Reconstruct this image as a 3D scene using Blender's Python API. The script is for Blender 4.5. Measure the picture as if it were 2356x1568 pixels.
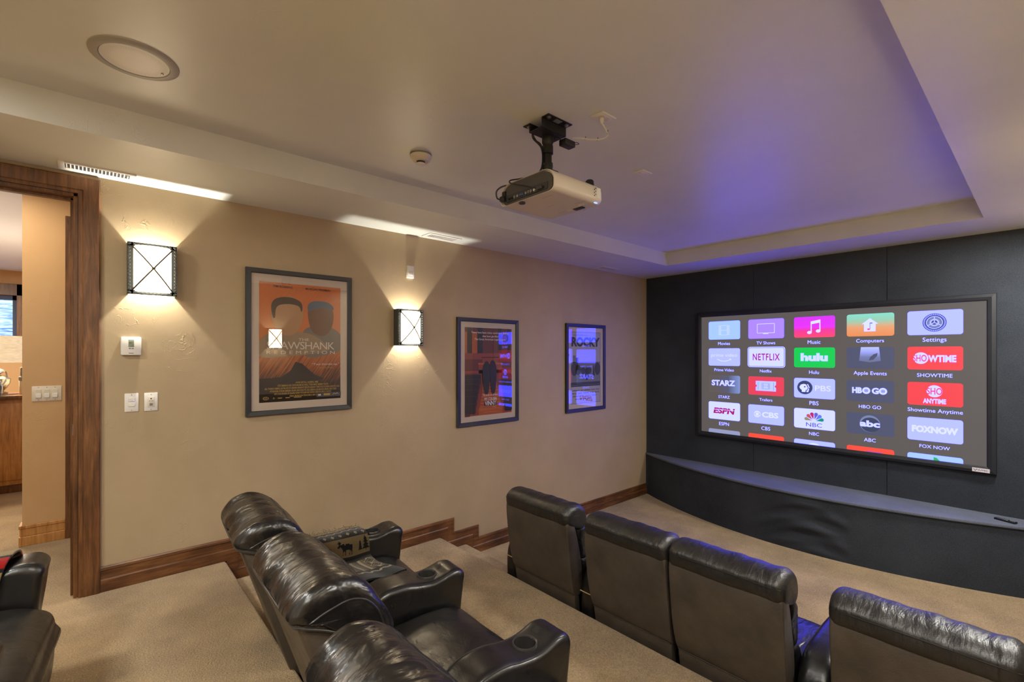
import bpy, bmesh, math, random
from mathutils import Vector, Matrix, noise, Euler
from mathutils.bvhtree import BVHTree
for _o in list(bpy.data.objects):
    bpy.data.objects.remove(_o, do_unlink=True)
random.seed(7)
SC = bpy.context.scene
COL = SC.collection
PI = math.pi
R = math.radians

# ------------------------------------------------------------ camera, world, exposure
EYE = 1.455
cam = bpy.data.cameras.new('camera')
cam.sensor_fit = 'HORIZONTAL'
cam.sensor_width = 36.0
cam.lens = 1092.5 / 2356 * 36.0
cam.shift_y = 28.86 / 2356
cam.clip_start = 0.02
cam_o = bpy.data.objects.new('camera', cam)
COL.objects.link(cam_o)
cam_o.location = (3.84, 0, EYE)
cam_o.rotation_euler = (R(90), 0, R(48.48))
SC.camera = cam_o

SC.view_settings.view_transform = 'Standard'
SC.view_settings.look = 'None'
SC.view_settings.gamma = 1.0
SC.view_settings.use_curve_mapping = False
SC.view_settings.exposure = 0.0
try:
    SC.cycles.use_denoising = True
    SC.cycles.denoiser = 'OPENIMAGEDENOISE'
    SC.cycles.max_bounces = 10
    SC.cycles.diffuse_bounces = 6
    SC.cycles.glossy_bounces = 4
    SC.cycles.sample_clamp_indirect = 4.0
    SC.cycles.caustics_reflective = False
    SC.cycles.caustics_refractive = False
except Exception:
    pass
world = bpy.data.worlds.new('world')
SC.world = world
world.use_nodes = True
world.node_tree.nodes['Background'].inputs[0].default_value = (0.55, 0.68, 1.0, 1)
world.node_tree.nodes['Background'].inputs[1].default_value = 1.0

def srgb(r, g, b):
    def f(c):
        c /= 255.0
        return c / 12.92 if c <= 0.04045 else ((c + 0.055) / 1.055) ** 2.4
    return (f(r), f(g), f(b), 1.0)

SHADE_POWER = 11.0       # glow of the sconces' glass
BULB_POWER = 40.0         # the bulb in each sconce, throwing light up and down the wall
WARM = (1.0, 0.965, 0.86)

def add_light(name, kind, loc, power, color=(1, 1, 1), rot=(0, 0, 0), size=0.1, size_y=None, parent=None):
    l = bpy.data.lights.new(name, kind)
    l.energy = power
    l.color = color
    if kind == 'AREA':
        l.size = size
        if size_y:
            l.shape = 'RECTANGLE'
            l.size_y = size_y
    else:
        l.shadow_soft_size = size
    o = bpy.data.objects.new(name, l)
    COL.objects.link(o)
    o.location = loc
    o.rotation_euler = rot
    if parent:
        o.parent = parent
    return o

# unseen fill lights, added to brighten the hall, the bar and the theatre
add_light('hall_fill', 'AREA', (-0.75, -0.6, 2.70), 17, (1.0, 0.88, 0.70), size=0.5)
add_light('bar_fill', 'AREA', (-4.4, -1.6, 2.70), 190, (1.0, 0.88, 0.72), size=0.8)
FILL_SPOTS = ((1.2, -1.2, 2.687), (2.9, -1.2, 2.687), (3.90, -1.4, 2.529), (3.98, 0.9, 2.529), (3.98, 3.6, 2.529), (3.98, 5.1, 2.529))
for _x, _y, _z in FILL_SPOTS:
    _l = add_light('fill_light', 'AREA', (_x, _y, _z - 0.02), 54 if _y > 3 else 36, (1.0, 0.985, 0.92), size=0.33)
    _l.data.shape = 'DISK'

# ------------------------------------------------------------ helpers
def tag(o, label=None, cat=None, group=None, kind=None):
    if label: o['label'] = label
    if cat: o['category'] = cat
    if group: o['group'] = group
    if kind: o['kind'] = kind
    return o

def link_mesh(name, bm, mats, parent=None, smooth=True, angle=40):
    me = bpy.data.meshes.new(name)
    bm.normal_update()
    bm.to_mesh(me)
    bm.free()
    if not isinstance(mats, (list, tuple)):
        mats = [mats]
    for m in mats:
        me.materials.append(m)
    if smooth:
        for p in me.polygons:
            p.use_smooth = True
        try:
            me.set_sharp_from_angle(angle=R(angle))
        except Exception:
            pass
    o = bpy.data.objects.new(name, me)
    COL.objects.link(o)
    if parent:
        o.parent = parent
    return o

def thing(name, label, cat, loc=(0, 0, 0), rz=0, group=None):
    o = bpy.data.objects.new(name, None)
    o.empty_display_size = 0.1
    COL.objects.link(o)
    o.location = loc
    o.rotation_euler = (0, 0, rz)
    return tag(o, label, cat, group)

def struct(name, bm, mats, smooth=False, parent=None, angle=40):
    o = link_mesh(name, bm, mats, parent, smooth, angle)
    if parent is None:
        o['kind'] = 'structure'
    return o

def copy_tree(o, parent=None):
    c = o.copy()
    COL.objects.link(c)
    if parent is not None:
        c.parent = parent
        c.matrix_parent_inverse = o.matrix_parent_inverse.copy()
    for ch in list(o.children):
        copy_tree(ch, c)
    return c

def BM():
    return bmesh.new()

def box(bm, x0, x1, y0, y1, z0, z1, bev=0, seg=2, mi=0):
    if x0 > x1: x0, x1 = x1, x0
    if y0 > y1: y0, y1 = y1, y0
    if z0 > z1: z0, z1 = z1, z0
    c = [(x0, y0, z0), (x1, y0, z0), (x1, y1, z0), (x0, y1, z0), (x0, y0, z1), (x1, y0, z1), (x1, y1, z1), (x0, y1, z1)]
    vs = [bm.verts.new(p) for p in c]
    fs = [bm.faces.new([vs[i] for i in f]) for f in ((3, 2, 1, 0), (4, 5, 6, 7), (0, 1, 5, 4), (1, 2, 6, 5), (2, 3, 7, 6), (3, 0, 4, 7))]
    for f in fs: f.material_index = mi
    if bev > 0:
        es = list({e for f in fs for e in f.edges})
        r = bmesh.ops.bevel(bm, geom=es, offset=bev, segments=seg, profile=0.5, affect='EDGES')
        for f in r['faces']: f.material_index = mi
    return vs

def loft(bm, rings, closed=True, cap=True, mi=0, flip=False):
    vr = [[bm.verts.new(p) for p in r] for r in rings]
    n = len(rings[0])
    for a, b in zip(vr[:-1], vr[1:]):
        for i in range(n if closed else n - 1):
            j = (i + 1) % n
            q = [a[i], a[j], b[j], b[i]]
            if flip: q.reverse()
            f = bm.faces.new(q)
            f.material_index = mi
    if cap and closed:
        for r, rev in ((vr[0], True), (vr[-1], False)):
            c = Vector((0, 0, 0))
            for v in r: c += v.co
            cv = bm.verts.new(c / n)
            for i in range(n):
                q = [r[i], r[(i + 1) % n], cv]
                if rev != flip: q.reverse()
                f = bm.faces.new(q)
                f.material_index = mi
    return vr

def lathe(bm, prof, center=(0, 0, 0), axis='z', seg=32, mi=0, cap=True):
    """prof: list of (radius, height)."""
    rings = []
    for r, h in prof:
        ring = []
        for i in range(seg):
            a = 2 * PI * i / seg
            p = (r * math.cos(a), r * math.sin(a), h)
            if axis == 'x': p = (h, r * math.cos(a), r * math.sin(a))
            if axis == 'y': p = (r * math.cos(a), -h, r * math.sin(a)) if False else (r * math.sin(a), h, r * math.cos(a))
            ring.append(Vector(p) + Vector(center))
        rings.append(ring)
    return loft(bm, rings, True, cap, mi)

def tube(bm, pts, rad, seg=8, mi=0, cap=True, closed=False):
    pts = [Vector(p) for p in pts]
    n = len(pts)
    rings = []
    up = Vector((0, 0, 1))
    prev = None
    for i, p in enumerate(pts):
        if closed:
            t = pts[(i + 1) % n] - pts[i - 1]
        else:
            t = pts[min(i + 1, n - 1)] - pts[max(i - 1, 0)]
        if t.length < 1e-9: t = Vector((0, 0, 1))
        t.normalize()
        if prev is None:
            a = t.orthogonal().normalized()
        else:
            a = prev - t * prev.dot(t)
            a = a.normalized() if a.length > 1e-6 else t.orthogonal().normalized()
        prev = a
        b = t.cross(a)
        r = rad[i] if isinstance(rad, (list, tuple)) else rad
        rings.append([p + (a * math.cos(2 * PI * k / seg) + b * math.sin(2 * PI * k / seg)) * r for k in range(seg)])
    if closed:
        rings.append(rings[0])
        vr = [[bm.verts.new(q) for q in r] for r in rings[:-1]]
        for i in range(len(vr)):
            A, B = vr[i], vr[(i + 1) % len(vr)]
            for k in range(seg):
                j = (k + 1) % seg
                f = bm.faces.new([A[k], A[j], B[j], B[k]])
                f.material_index = mi
        return
    loft(bm, rings, True, cap, mi)

def catmull(pts, per=6, closed=False):
    P = [Vector(p) for p in pts]
    n = len(P)
    out = []
    rng = n if closed else n - 1
    for i in range(rng):
        if closed:
            p0, p1, p2, p3 = P[i - 1], P[i], P[(i + 1) % n], P[(i + 2) % n]
        else:
            p0, p1, p2, p3 = P[max(i - 1, 0)], P[i], P[i + 1], P[min(i + 2, n - 1)]
        for k in range(per):
            t = k / per
            out.append(0.5 * ((2 * p1) + (-p0 + p2) * t + (2 * p0 - 5 * p1 + 4 * p2 - p3) * t * t + (-p0 + 3 * p1 - 3 * p2 + p3) * t ** 3))
    if not closed:
        out.append(P[-1])
    return out

def slab(bm, prof, W, r=0.03, nround=5, nmid=12, crown=0.0, per=5, smooth=True, mi=0, x0=0.0, taper=None):
    """A padded body: the closed outline prof [(y,z)] swept across x in [-W,W] with rounded rims."""
    pts = [Vector((0, a, b)) for a, b in prof]
    # keep the outline running the same way round
    area = sum(pts[i - 1].y * pts[i].z - pts[i].y * pts[i - 1].z for i in range(len(pts)))
    if area < 0: pts.reverse()
    if smooth: pts = catmull(pts, per, True)
    ys = [p.y for p in pts]; zs = [p.z for p in pts]
    c = Vector((0, (min(ys) + max(ys)) / 2, (min(zs) + max(zs)) / 2))
    hy = (max(ys) - min(ys)) / 2; hz = (max(zs) - min(zs)) / 2
    stations = []
    for k in range(nround + 1):
        th = PI / 2 * k / nround
        stations.append((-(W - r) - r * math.cos(th), r * (1 - math.sin(th))))
    for k in range(1, nmid):
        stations.append((-(W - r) + 2 * (W - r) * k / nmid, 0))
    for k in range(nround + 1):
        th = PI / 2 * (1 - k / nround)
        stations.append(((W - r) + r * math.cos(th), r * (1 - math.sin(th))))
    rings = []
    for x, off in stations:
        u = x / W
        s = 1 + crown * (1 - u * u)
        sy = max(0.05, 1 - off / hy) * s
        sz = max(0.05, 1 - off / hz) * s
        ring = []
        for p in pts:
            q = Vector((x + x0, c.y + (p.y - c.y) * sy, c.z + (p.z - c.z) * sz))
            if taper:
                q.x = x0 + (q.x - x0) * taper(q.z)
            ring.append(q)
        rings.append(ring)
    return loft(bm, rings, True, True, mi)

def wrinkle(bm, amp, scale=(6, 6, 6), seed=0.0, mask=None):
    bm.normal_update()
    for v in bm.verts:
        p = v.co
        n = noise.noise(Vector((p.x * scale[0] + seed, p.y * scale[1] + seed * 1.7, p.z * scale[2] - seed)))
        n += 0.5 * noise.noise(Vector((p.x * scale[0] * 2.3 + seed, p.y * scale[1] * 2.3, p.z * scale[2] * 2.3 + seed)))
        a = amp * (mask(p) if mask else 1)
        v.co = p + v.normal * n * a

# flat shapes laid on a plane: pictures, dials, lettering
class Flat:
    def __init__(self, fn):
        self.bm = BM(); self.fn = fn
    def poly(self, pts, mi=0, lay=0):
        vs = [self.bm.verts.new(self.fn(u, v, lay)) for u, v in pts]
        f = self.bm.faces.new(vs); f.material_index = mi
        return f
    def rect(self, u0, v0, u1, v1, mi=0, lay=0):
        self.poly([(u0, v0), (u1, v0), (u1, v1), (u0, v1)], mi, lay)
    def rrect(self, u0, v0, u1, v1, r, mi=0, lay=0, n=5, top_only=False):
        pts = []
        for cx, cy, a0 in ((u1 - r, v1 - r, 0), (u0 + r, v1 - r, 90), (u0 + r, v0 + r, 180), (u1 - r, v0 + r, 270)):
            if top_only and a0 >= 180:
                pts.append((u0 if a0 == 180 else u1, v0)); continue
            for k in range(n + 1):
                a = R(a0 + 90 * k / n)
                pts.append((cx + r * math.cos(a), cy + r * math.sin(a)))
        self.poly(pts, mi, lay)
    def ell(self, cu, cv, ru, rv, mi=0, lay=0, n=32, a0=0, a1=360):
        full = abs(a1 - a0) >= 360
        pts = [(cu + ru * math.cos(R(a0 + (a1 - a0) * k / n)), cv + rv * math.sin(R(a0 + (a1 - a0) * k / n))) for k in range(n if full else n + 1)]
        self.poly(pts, mi, lay)
    def ring(self, cu, cv, r0, r1, mi=0, lay=0, n=36, a0=0, a1=360, ky=1.0):
        for k in range(n):
            a = R(a0 + (a1 - a0) * k / n); b = R(a0 + (a1 - a0) * (k + 1) / n)
            self.poly([(cu + r0 * math.cos(a), cv + ky * r0 * math.sin(a)), (cu + r1 * math.cos(a), cv + ky * r1 * math.sin(a)),
                       (cu + r1 * math.cos(b), cv + ky * r1 * math.sin(b)), (cu + r0 * math.cos(b), cv + ky * r0 * math.sin(b))], mi, lay)
    def line(self, pts, w, mi=0, lay=0):
        for (a, b), (c, d) in zip(pts[:-1], pts[1:]):
            t = Vector((c - a, d - b)); L = t.length
            if L < 1e-9: continue
            t /= L; n = Vector((-t.y, t.x)) * w / 2
            self.poly([(a - n.x, b - n.y), (c - n.x, d - n.y), (c + n.x, d + n.y), (a + n.x, b + n.y)], mi, lay)
    def text(self, s, cu, cv, h=None, w=None, mi=0, lay=0, bold=0.0, shear=0.0, align='C', space=1.0):
        """lettering centred on (cu,cv); h is the height, w the width it is fitted to"""
        verts, faces = glyphs(s, bold, shear, space)
        if not verts: return
        x0 = min(p[0] for p in verts); x1 = max(p[0] for p in verts)
        y0 = min(p[1] for p in verts); y1 = max(p[1] for p in verts)
        sy = (h / (y1 - y0)) if h else (w / (x1 - x0))
        sx = (w / (x1 - x0)) if w else sy
        if align == 'C': ox = cu - sx * (x0 + x1) / 2
        elif align == 'L': ox = cu - sx * x0
        else: ox = cu - sx * x1
        oy = cv - sy * (y0 + y1) / 2
        vs = [self.bm.verts.new(self.fn(ox + sx * p[0], oy + sy * p[1], lay)) for p in verts]
        for f in faces:
            try:
                g = self.bm.faces.new([vs[i] for i in f]); g.material_index = mi
            except ValueError:
                pass
    def build(self, name, mats, parent=None):
        bm = self.bm
        bm.normal_update()
        # every face looks the same way as the plane
        o = self.fn(0, 0, 0); nrm = (self.fn(1, 0, 0) - o).cross(self.fn(0, 1, 0) - o)
        bad = [f for f in bm.faces if f.normal.dot(nrm) < 0]
        if bad: bmesh.ops.reverse_faces(bm, faces=bad)
        return link_mesh(name, bm, mats, parent, smooth=False)

_gl = {}
def glyphs(s, bold, shear, space):
    key = (s, bold, shear, space)
    if key in _gl: return _gl[key]
    cu = bpy.data.curves.new('t', 'FONT')
    cu.body = s; cu.size = 1.0; cu.offset = bold; cu.shear = shear; cu.space_character = space
    cu.resolution_u = 3
    cu.fill_mode = 'FRONT'
    ob = bpy.data.objects.new('t', cu)
    COL.objects.link(ob)
    dg = bpy.context.evaluated_depsgraph_get()
    dg.update()
    me = bpy.data.meshes.new_from_object(ob.evaluated_get(dg))
    vv = [(v.co.x, v.co.y) for v in me.vertices]
    ff = [tuple(p.vertices) for p in me.polygons]
    bpy.data.objects.remove(ob, do_unlink=True)
    bpy.data.curves.remove(cu)
    bpy.data.meshes.remove(me)
    _gl[key] = (vv, ff)
    return _gl[key]

# ------------------------------------------------------------ materials
class NT:
    def __init__(self, name):
        self.m = bpy.data.materials.new(name); self.m.use_nodes = True
        self.t = self.m.node_tree; self.n = self.t.nodes; self.l = self.t.links
        self.b = self.n['Principled BSDF']
    def new(self, typ, **kw):
        x = self.n.new(typ)
        for k, v in kw.items(): setattr(x, k, v)
        return x
    def link(self, a, b): self.l.new(a, b)
    def coord(self, scale=(1, 1, 1), kind='Object', rot=(0, 0, 0)):
        tc = self.new('ShaderNodeTexCoord'); mp = self.new('ShaderNodeMapping')
        mp.inputs['Scale'].default_value = scale
        mp.inputs['Rotation'].default_value = rot
        self.link(tc.outputs[kind], mp.inputs['Vector'])
        return mp.outputs['Vector']
    def noise(self, vec, scale, detail=3, rough=0.5, dist=0.0):
        x = self.new('ShaderNodeTexNoise')
        x.inputs['Scale'].default_value = scale; x.inputs['Detail'].default_value = detail
        x.inputs['Roughness'].default_value = rough; x.inputs['Distortion'].default_value = dist
        self.link(vec, x.inputs['Vector'])
        return x.outputs['Fac']
    def ramp(self, fac, stops):
        x = self.new('ShaderNodeValToRGB')
        el = x.color_ramp.elements
        while len(el) < len(stops): el.new(0.5)
        for e, (p, c) in zip(el, stops):
            e.position = p; e.color = c if len(c) == 4 else (*c, 1)
        self.link(fac, x.inputs['Fac'])
        return x.outputs['Color']
    def math(self, op, a, b=None):
        x = self.new('ShaderNodeMath', operation=op)
        for i, v in enumerate((a, b)):
            if v is None: continue
            if isinstance(v, (int, float)): x.inputs[i].default_value = v
            else: self.link(v, x.inputs[i])
        return x.outputs[0]
    def bump(self, h, strength=0.3, dist=0.01, normal=None):
        x = self.new('ShaderNodeBump')
        x.inputs['Strength'].default_value = strength; x.inputs['Distance'].default_value = dist
        self.link(h, x.inputs['Height'])
        if normal: self.link(normal, x.inputs['Normal'])
        self.link(x.outputs['Normal'], self.b.inputs['Normal'])
        return x.outputs['Normal']
    def color(self, c): self.link(c, self.b.inputs['Base Color'])

def simple(name, col, rough=0.5, metal=0.0, spec=0.5):
    k = NT(name)
    k.b.inputs['Base Color'].default_value = col
    k.b.inputs['Roughness'].default_value = rough
    k.b.inputs['Metallic'].default_value = metal
    k.b.inputs['Specular IOR Level'].default_value = spec
    return k.m

def emit(name, col, strength=1.0):
    k = NT(name)
    k.b.inputs['Base Color'].default_value = (0.02, 0.02, 0.02, 1)
    k.b.inputs['Roughness'].default_value = 0.6
    k.b.inputs['Specular IOR Level'].default_value = 0.1
    k.b.inputs['Emission Color'].default_value = col
    k.b.inputs['Emission Strength'].default_value = strength
    return k.m

def plaster(name, col, col2, ridge=1.0, rough=0.55):
    k = NT(name)
    v = k.coord((1, 1, 1))
    tint = k.ramp(k.noise(v, 1.6, 4, 0.6), [(0.3, col), (0.7, col2)])
    k.color(tint)
    k.b.inputs['Roughness'].default_value = rough
    k.b.inputs['Specular IOR Level'].default_value = 0.35
    # trowel ridges: thin broken lines, only here and there
    n1 = k.noise(v, 8.0, 3, 0.6, 1.2)
    line = k.math('SUBTRACT', 1.0, k.math('MINIMUM', k.math('MULTIPLY', k.math('ABSOLUTE', k.math('SUBTRACT', n1, 0.5)), 55.0), 1.0))
    msk = k.ramp(k.noise(v, 3.4, 2, 0.5), [(0.56, (0, 0, 0)), (0.72, (1, 1, 1))])
    h = k.math('MULTIPLY', line, msk)
    low = k.math('MULTIPLY', k.noise(v, 9, 3, 0.5), 0.35)
    fine = k.math('MULTIPLY', k.noise(v, 120, 2, 0.5), 0.10)
    k.bump(k.math('ADD', k.math('ADD', h, low), fine), 0.38 * ridge, 0.007)
    return k.m

def carpet_mat(name, dark, light):
    k = NT(name)
    v = k.coord((1, 1, 1))
    big = k.noise(v, 2.2, 3, 0.6)
    fine = k.noise(v, 150, 3, 0.8)
    mix = k.math('ADD', k.math('MULTIPLY', big, 0.35), k.math('MULTIPLY', fine, 0.75))
    k.color(k.ramp(mix, [(0.36, dark), (0.68, light)]))
    k.b.inputs['Roughness'].default_value = 0.95
    k.b.inputs['Specular IOR Level'].default_value = 0.1
    k.b.inputs['Sheen Weight'].default_value = 0.25
    k.bump(k.math('ADD', fine, k.noise(v, 80, 2, 0.6)), 0.9, 0.008)
    return k.m

def wood_mat(name, dark, mid, light, scale=(14, 14, 1.2), rough=0.42):
    k = NT(name)
    v = k.coord(scale)
    g = k.noise(v, 3.0, 6, 0.65, 0.6)
    w = k.noise(k.coord((1.2, 1.2, 0.8)), 3.0, 3, 0.6)
    k.color(k.ramp(k.math('ADD', k.math('MULTIPLY', g, 0.65), k.math('MULTIPLY', w, 0.38)), [(0.34, dark), (0.5, mid), (0.66, light)]))
    k.b.inputs['Roughness'].default_value = rough
    k.bump(g, 0.12, 0.003)
    return k.m

def leather_mat(name, col, rough=0.36, grain=0.25, fold=0.55, stretch=(3.5, 9, 9)):
    k = NT(name)
    v = k.coord((1, 1, 1))
    f1 = k.noise(k.coord(stretch), 2.2, 3, 0.5, 0.7)
    f2 = k.noise(k.coord((9, 4, 4)), 1.9, 3, 0.5, 0.6)
    gr = k.noise(v, 190, 2, 0.55)
    k.color(k.ramp(k.noise(v, 7, 4, 0.6), [(0.3, col), (0.75, tuple(min(1, c * 1.9 + 0.004) for c in col[:3]) + (1,))]))
    rr = k.new('ShaderNodeMapRange')
    rr.inputs['From Min'].default_value = 0.25; rr.inputs['From Max'].default_value = 0.75
    rr.inputs['To Min'].default_value = rough - 0.07; rr.inputs['To Max'].default_value = rough + 0.10
    k.link(k.noise(v, 11, 3, 0.6), rr.inputs['Value'])
    k.link(rr.outputs[0], k.b.inputs['Roughness'])
    k.b.inputs['Specular IOR Level'].default_value = 0.72
    nb = k.bump(k.math('ADD', k.math('MULTIPLY', f1, 1.0), k.math('MULTIPLY', f2, 0.5)), fold, 0.016)
    k.bump(gr, grain, 0.0022, nb)
    return k.m

M = {}
M['wall'] = plaster('tan_plaster', srgb(167, 147, 115), srgb(177, 157, 125))
M['hall_wall'] = plaster('ochre_plaster', srgb(190, 152, 106), srgb(198, 161, 116), 0.5)
M['ceiling'] = plaster('ceiling_paint', srgb(214, 215, 206), srgb(221, 222, 213), 0.45, 0.40)
M['hall_ceiling'] = simple('hall_ceiling_paint', srgb(225, 222, 222), 0.6)
M['carpet'] = carpet_mat('beige_carpet', srgb(92, 72, 46), srgb(196, 166, 120))
M['wood'] = wood_mat('stained_wood', srgb(48, 29, 15), srgb(98, 62, 33), srgb(134, 90, 51))
M['wood_h'] = wood_mat('stained_wood_lengthwise', srgb(46, 27, 14), srgb(94, 58, 31), srgb(130, 86, 48), (14, 1.2, 14))
M['wood_light'] = wood_mat('honey_wood', srgb(130, 84, 38), srgb(170, 118, 62), srgb(196, 144, 84))
M['leather'] = leather_mat('black_leather', srgb(12, 11, 11), 0.29, 0.10, 0.9, (7, 2.4, 2.4))
M['leather_smooth'] = leather_mat('black_leather_smooth', srgb(12, 11, 11), 0.31, 0.06, 0.20, (3, 5, 5))
M['leather_back'] = leather_mat('black_leather_grained', srgb(56, 49, 42), 0.46, 0.6, 0.08)
M['leather_crown'] = leather_mat('black_leather_gathered', srgb(22, 21, 20), 0.40, 0.4, 0.5, (11, 3, 3))
M['dark'] = simple('black_cloth', (0.006, 0.006, 0.006, 1), 0.9)
M['piping'] = simple('leather_piping', srgb(46, 44, 42), 0.35)
M['seam'] = simple('seam_thread', (0.008, 0.008, 0.008, 1), 0.7)
M['welt'] = simple('tan_welt', srgb(190, 160, 118), 0.5)
M['frame_black'] = simple('black_frame_wood', srgb(40, 41, 43), 0.4)
M['mat_board'] = simple('mat_board', srgb(205, 188, 170), 0.85)
M['white_plastic'] = simple('white_plastic', srgb(226, 222, 214), 0.4)
M['white_plastic2'] = simple('white_plastic_warm', srgb(214, 204, 186), 0.42)
M['grey_plastic'] = simple('grey_plastic', srgb(120, 122, 120), 0.5)
M['black_plastic'] = simple('black_plastic', srgb(20, 20, 21), 0.45)
M['dark_grey'] = simple('dark_grey_plastic', srgb(52, 50, 48), 0.5)
M['black_metal'] = simple('black_metal', srgb(28, 28, 28), 0.5, 0.3)
M['steel'] = simple('steel', srgb(170, 170, 172), 0.3, 0.9)
M['pewter'] = simple('pewter', srgb(92, 98, 98), 0.42, 0.75)
M['bronze'] = simple('bronze_rod', srgb(92, 80, 66), 0.45, 0.7)
M['silver'] = simple('silver', srgb(190, 190, 188), 0.22, 0.9)
M['cupring'] = simple('cup_ring', srgb(70, 68, 66), 0.28, 0.5)

def black_fabric(name='black_acoustic_cloth', lo=srgb(30, 33, 38), hi=srgb(72, 77, 86)):
    k = NT(name)
    v = k.coord((1, 1, 1))
    n = k.noise(v, 260, 2, 0.7)
    big = k.noise(v, 1.5, 3, 0.6)
    k.color(k.ramp(k.math('ADD', k.math('MULTIPLY', n, 0.7), k.math('MULTIPLY', big, 0.3)), [(0.3, lo), (0.72, hi)]))
    k.b.inputs['Roughness'].default_value = 0.95
    k.b.inputs['Specular IOR Level'].default_value = 0.1
    k.bump(n, 0.3, 0.002)
    return k.m
M['cloth'] = black_fabric()
M['felt'] = black_fabric('charcoal_felt', srgb(60, 64, 74), srgb(122, 128, 142))

def glass_pane():
    k = NT('picture_glass')
    k.n.remove(k.b)
    tr = k.new('ShaderNodeBsdfTransparent'); gl = k.new('ShaderNodeBsdfGlossy')
    gl.inputs['Roughness'].default_value = 0.0
    lw = k.new('ShaderNodeLayerWeight'); lw.inputs['Blend'].default_value = 0.5
    fr = k.math('ADD', k.math('MULTIPLY', k.math('POWER', lw.outputs['Facing'], 3.0), 0.88), 0.12)
    mx = k.new('ShaderNodeMixShader')
    k.link(fr, mx.inputs[0]); k.link(tr.outputs[0], mx.inputs[1]); k.link(gl.outputs[0], mx.inputs[2])
    k.link(mx.outputs[0], k.n['Material Output'].inputs['Surface'])
    return k.m
M['pane'] = glass_pane()

def shade_glass():
    k = NT('lit_alabaster_glass')
    k.b.inputs['Base Color'].default_value = srgb(245, 235, 215)
    k.b.inputs['Roughness'].default_value = 0.3
    k.b.inputs['Emission Color'].default_value = (1.0, 0.86, 0.66, 1)
    k.b.inputs['Emission Strength'].default_value = SHADE_POWER
    return k.m
M['shade'] = shade_glass()
def linen():
    k = NT('linen_lampshade')
    n = k.noise(k.coord((18, 18, 150)), 1.0, 3, 0.6)
    c = k.ramp(n, [(0.3, srgb(212, 188, 146)), (0.7, srgb(250, 232, 196))])
    k.color(c); k.link(c, k.b.inputs['Emission Color']); k.b.inputs['Emission Strength'].default_value = 0.72
    k.b.inputs['Roughness'].default_value = 0.9
    return k.m
M['lampshade'] = linen()

# ------------------------------------------------------------ the room
ZU, ZT1, ZM, ZT2, ZF = 0.0, -0.145, -0.29, -0.43, -0.555
YR1, YT1, YR2, YT2 = 0.71, 0.96, 2.49, 2.79
XR, YB, YS = 4.20, -2.6, 5.984          # right wall, back wall, screen wall
HC, HT = 2.529, 2.687                   # lower ceiling, tray
DOOR0, DOOR1, DOORZ = -0.98, -0.062, 2.41

bm = BM()
box(bm, -7.0, XR, -4.2, YR1, -0.7, ZU, 0.022, 3)
box(bm, 0.0, 1.17, YR1 - 0.05, YT1, -0.7, ZT1, 0.022, 3)
box(bm, 0.0, XR, YR1 - 0.05, YR2, -0.7, ZM, 0.022, 3)
box(bm, 0.0, 0.87, YR2 - 0.05, YT2, -0.7, ZT2, 0.022, 3)
box(bm, 0.0, XR, YR2 - 0.05, YS, -0.7, ZF)
struct('floor', bm, M['carpet'], True, angle=60)

bm = BM()
W = 0.14
box(bm, -W, 0, DOOR1, YS + 0.1, -0.7, 2.9)
box(bm, -W, 0, -4.2, DOOR0, -0.2, 2.9)
box(bm, -W, 0, DOOR0, DOOR1, DOORZ, 2.9)
struct('wall_left', bm, M['wall'])
bm = BM(); box(bm, XR, XR + 0.1, YB - 0.1, YS + 0.1, -0.7, 2.9); struct('wall_right', bm, M['wall'])
bm = BM(); box(bm, 0, XR, YB - 0.1, YB, -0.2, 2.9); struct('wall_back', bm, M['wall'])

# the black cloth panels of the screen wall, butted with thin joints
bm = BM()
box(bm, 0, XR, YS + 0.012, YS + 0.1, -0.7, 2.9, mi=1)
xs = [0.0, 1.477, 2.763, XR]
for a, b in zip(xs[:-1], xs[1:]):
    box(bm, a + 0.0015, b - 0.0015, YS, YS + 0.02, -0.6, HC + 0.01, 0.003, 1)
struct('wall_front', bm, [M['cloth'], M['dark']])

# ceiling: a soffit all round and a raised tray
TX0, TX1, TY0, TY1 = 0.744, 3.501, -1.9, 5.281
bm = BM()
box(bm, -0.05, TX0, YB - 0.1, YS + 0.1, HC, 2.9)
box(bm, TX1, XR + 0.05, YB - 0.1, YS + 0.1, HC, 2.9)
box(bm, TX0, TX1, TY1, YS + 0.1, HC, 2.9)
box(bm, TX0, TX1, YB - 0.1, TY0, HC, 2.9)
box(bm, TX0 - 0.1, TX1 + 0.1, TY0 - 0.1, TY1 + 0.1, HT, 2.92)
struct('ceiling', bm, M['ceiling'])

# made-up ring trims and glowing discs for the added fill lights out of view
FILL_DISC = emit('fill_disc_glow', (1.0, 0.95, 0.86, 1), 6.0)
for _n, (_x, _y, _z) in enumerate(FILL_SPOTS):
    bm = BM()
    lathe(bm, [(0.165, -0.004), (0.168, -0.010), (0.188, -0.009), (0.198, -0.003), (0.198, 0.0), (0.165, 0.0)], (_x, _y, _z), 'z', 40, cap=False)
    lathe(bm, [(0.165, -0.002), (0.165, -0.005), (0.0, -0.006)], (_x, _y, _z), 'z', 40, mi=1)
    struct('trim_%d' % (4 + _n), bm, [M['white_plastic'], FILL_DISC], True)

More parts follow.
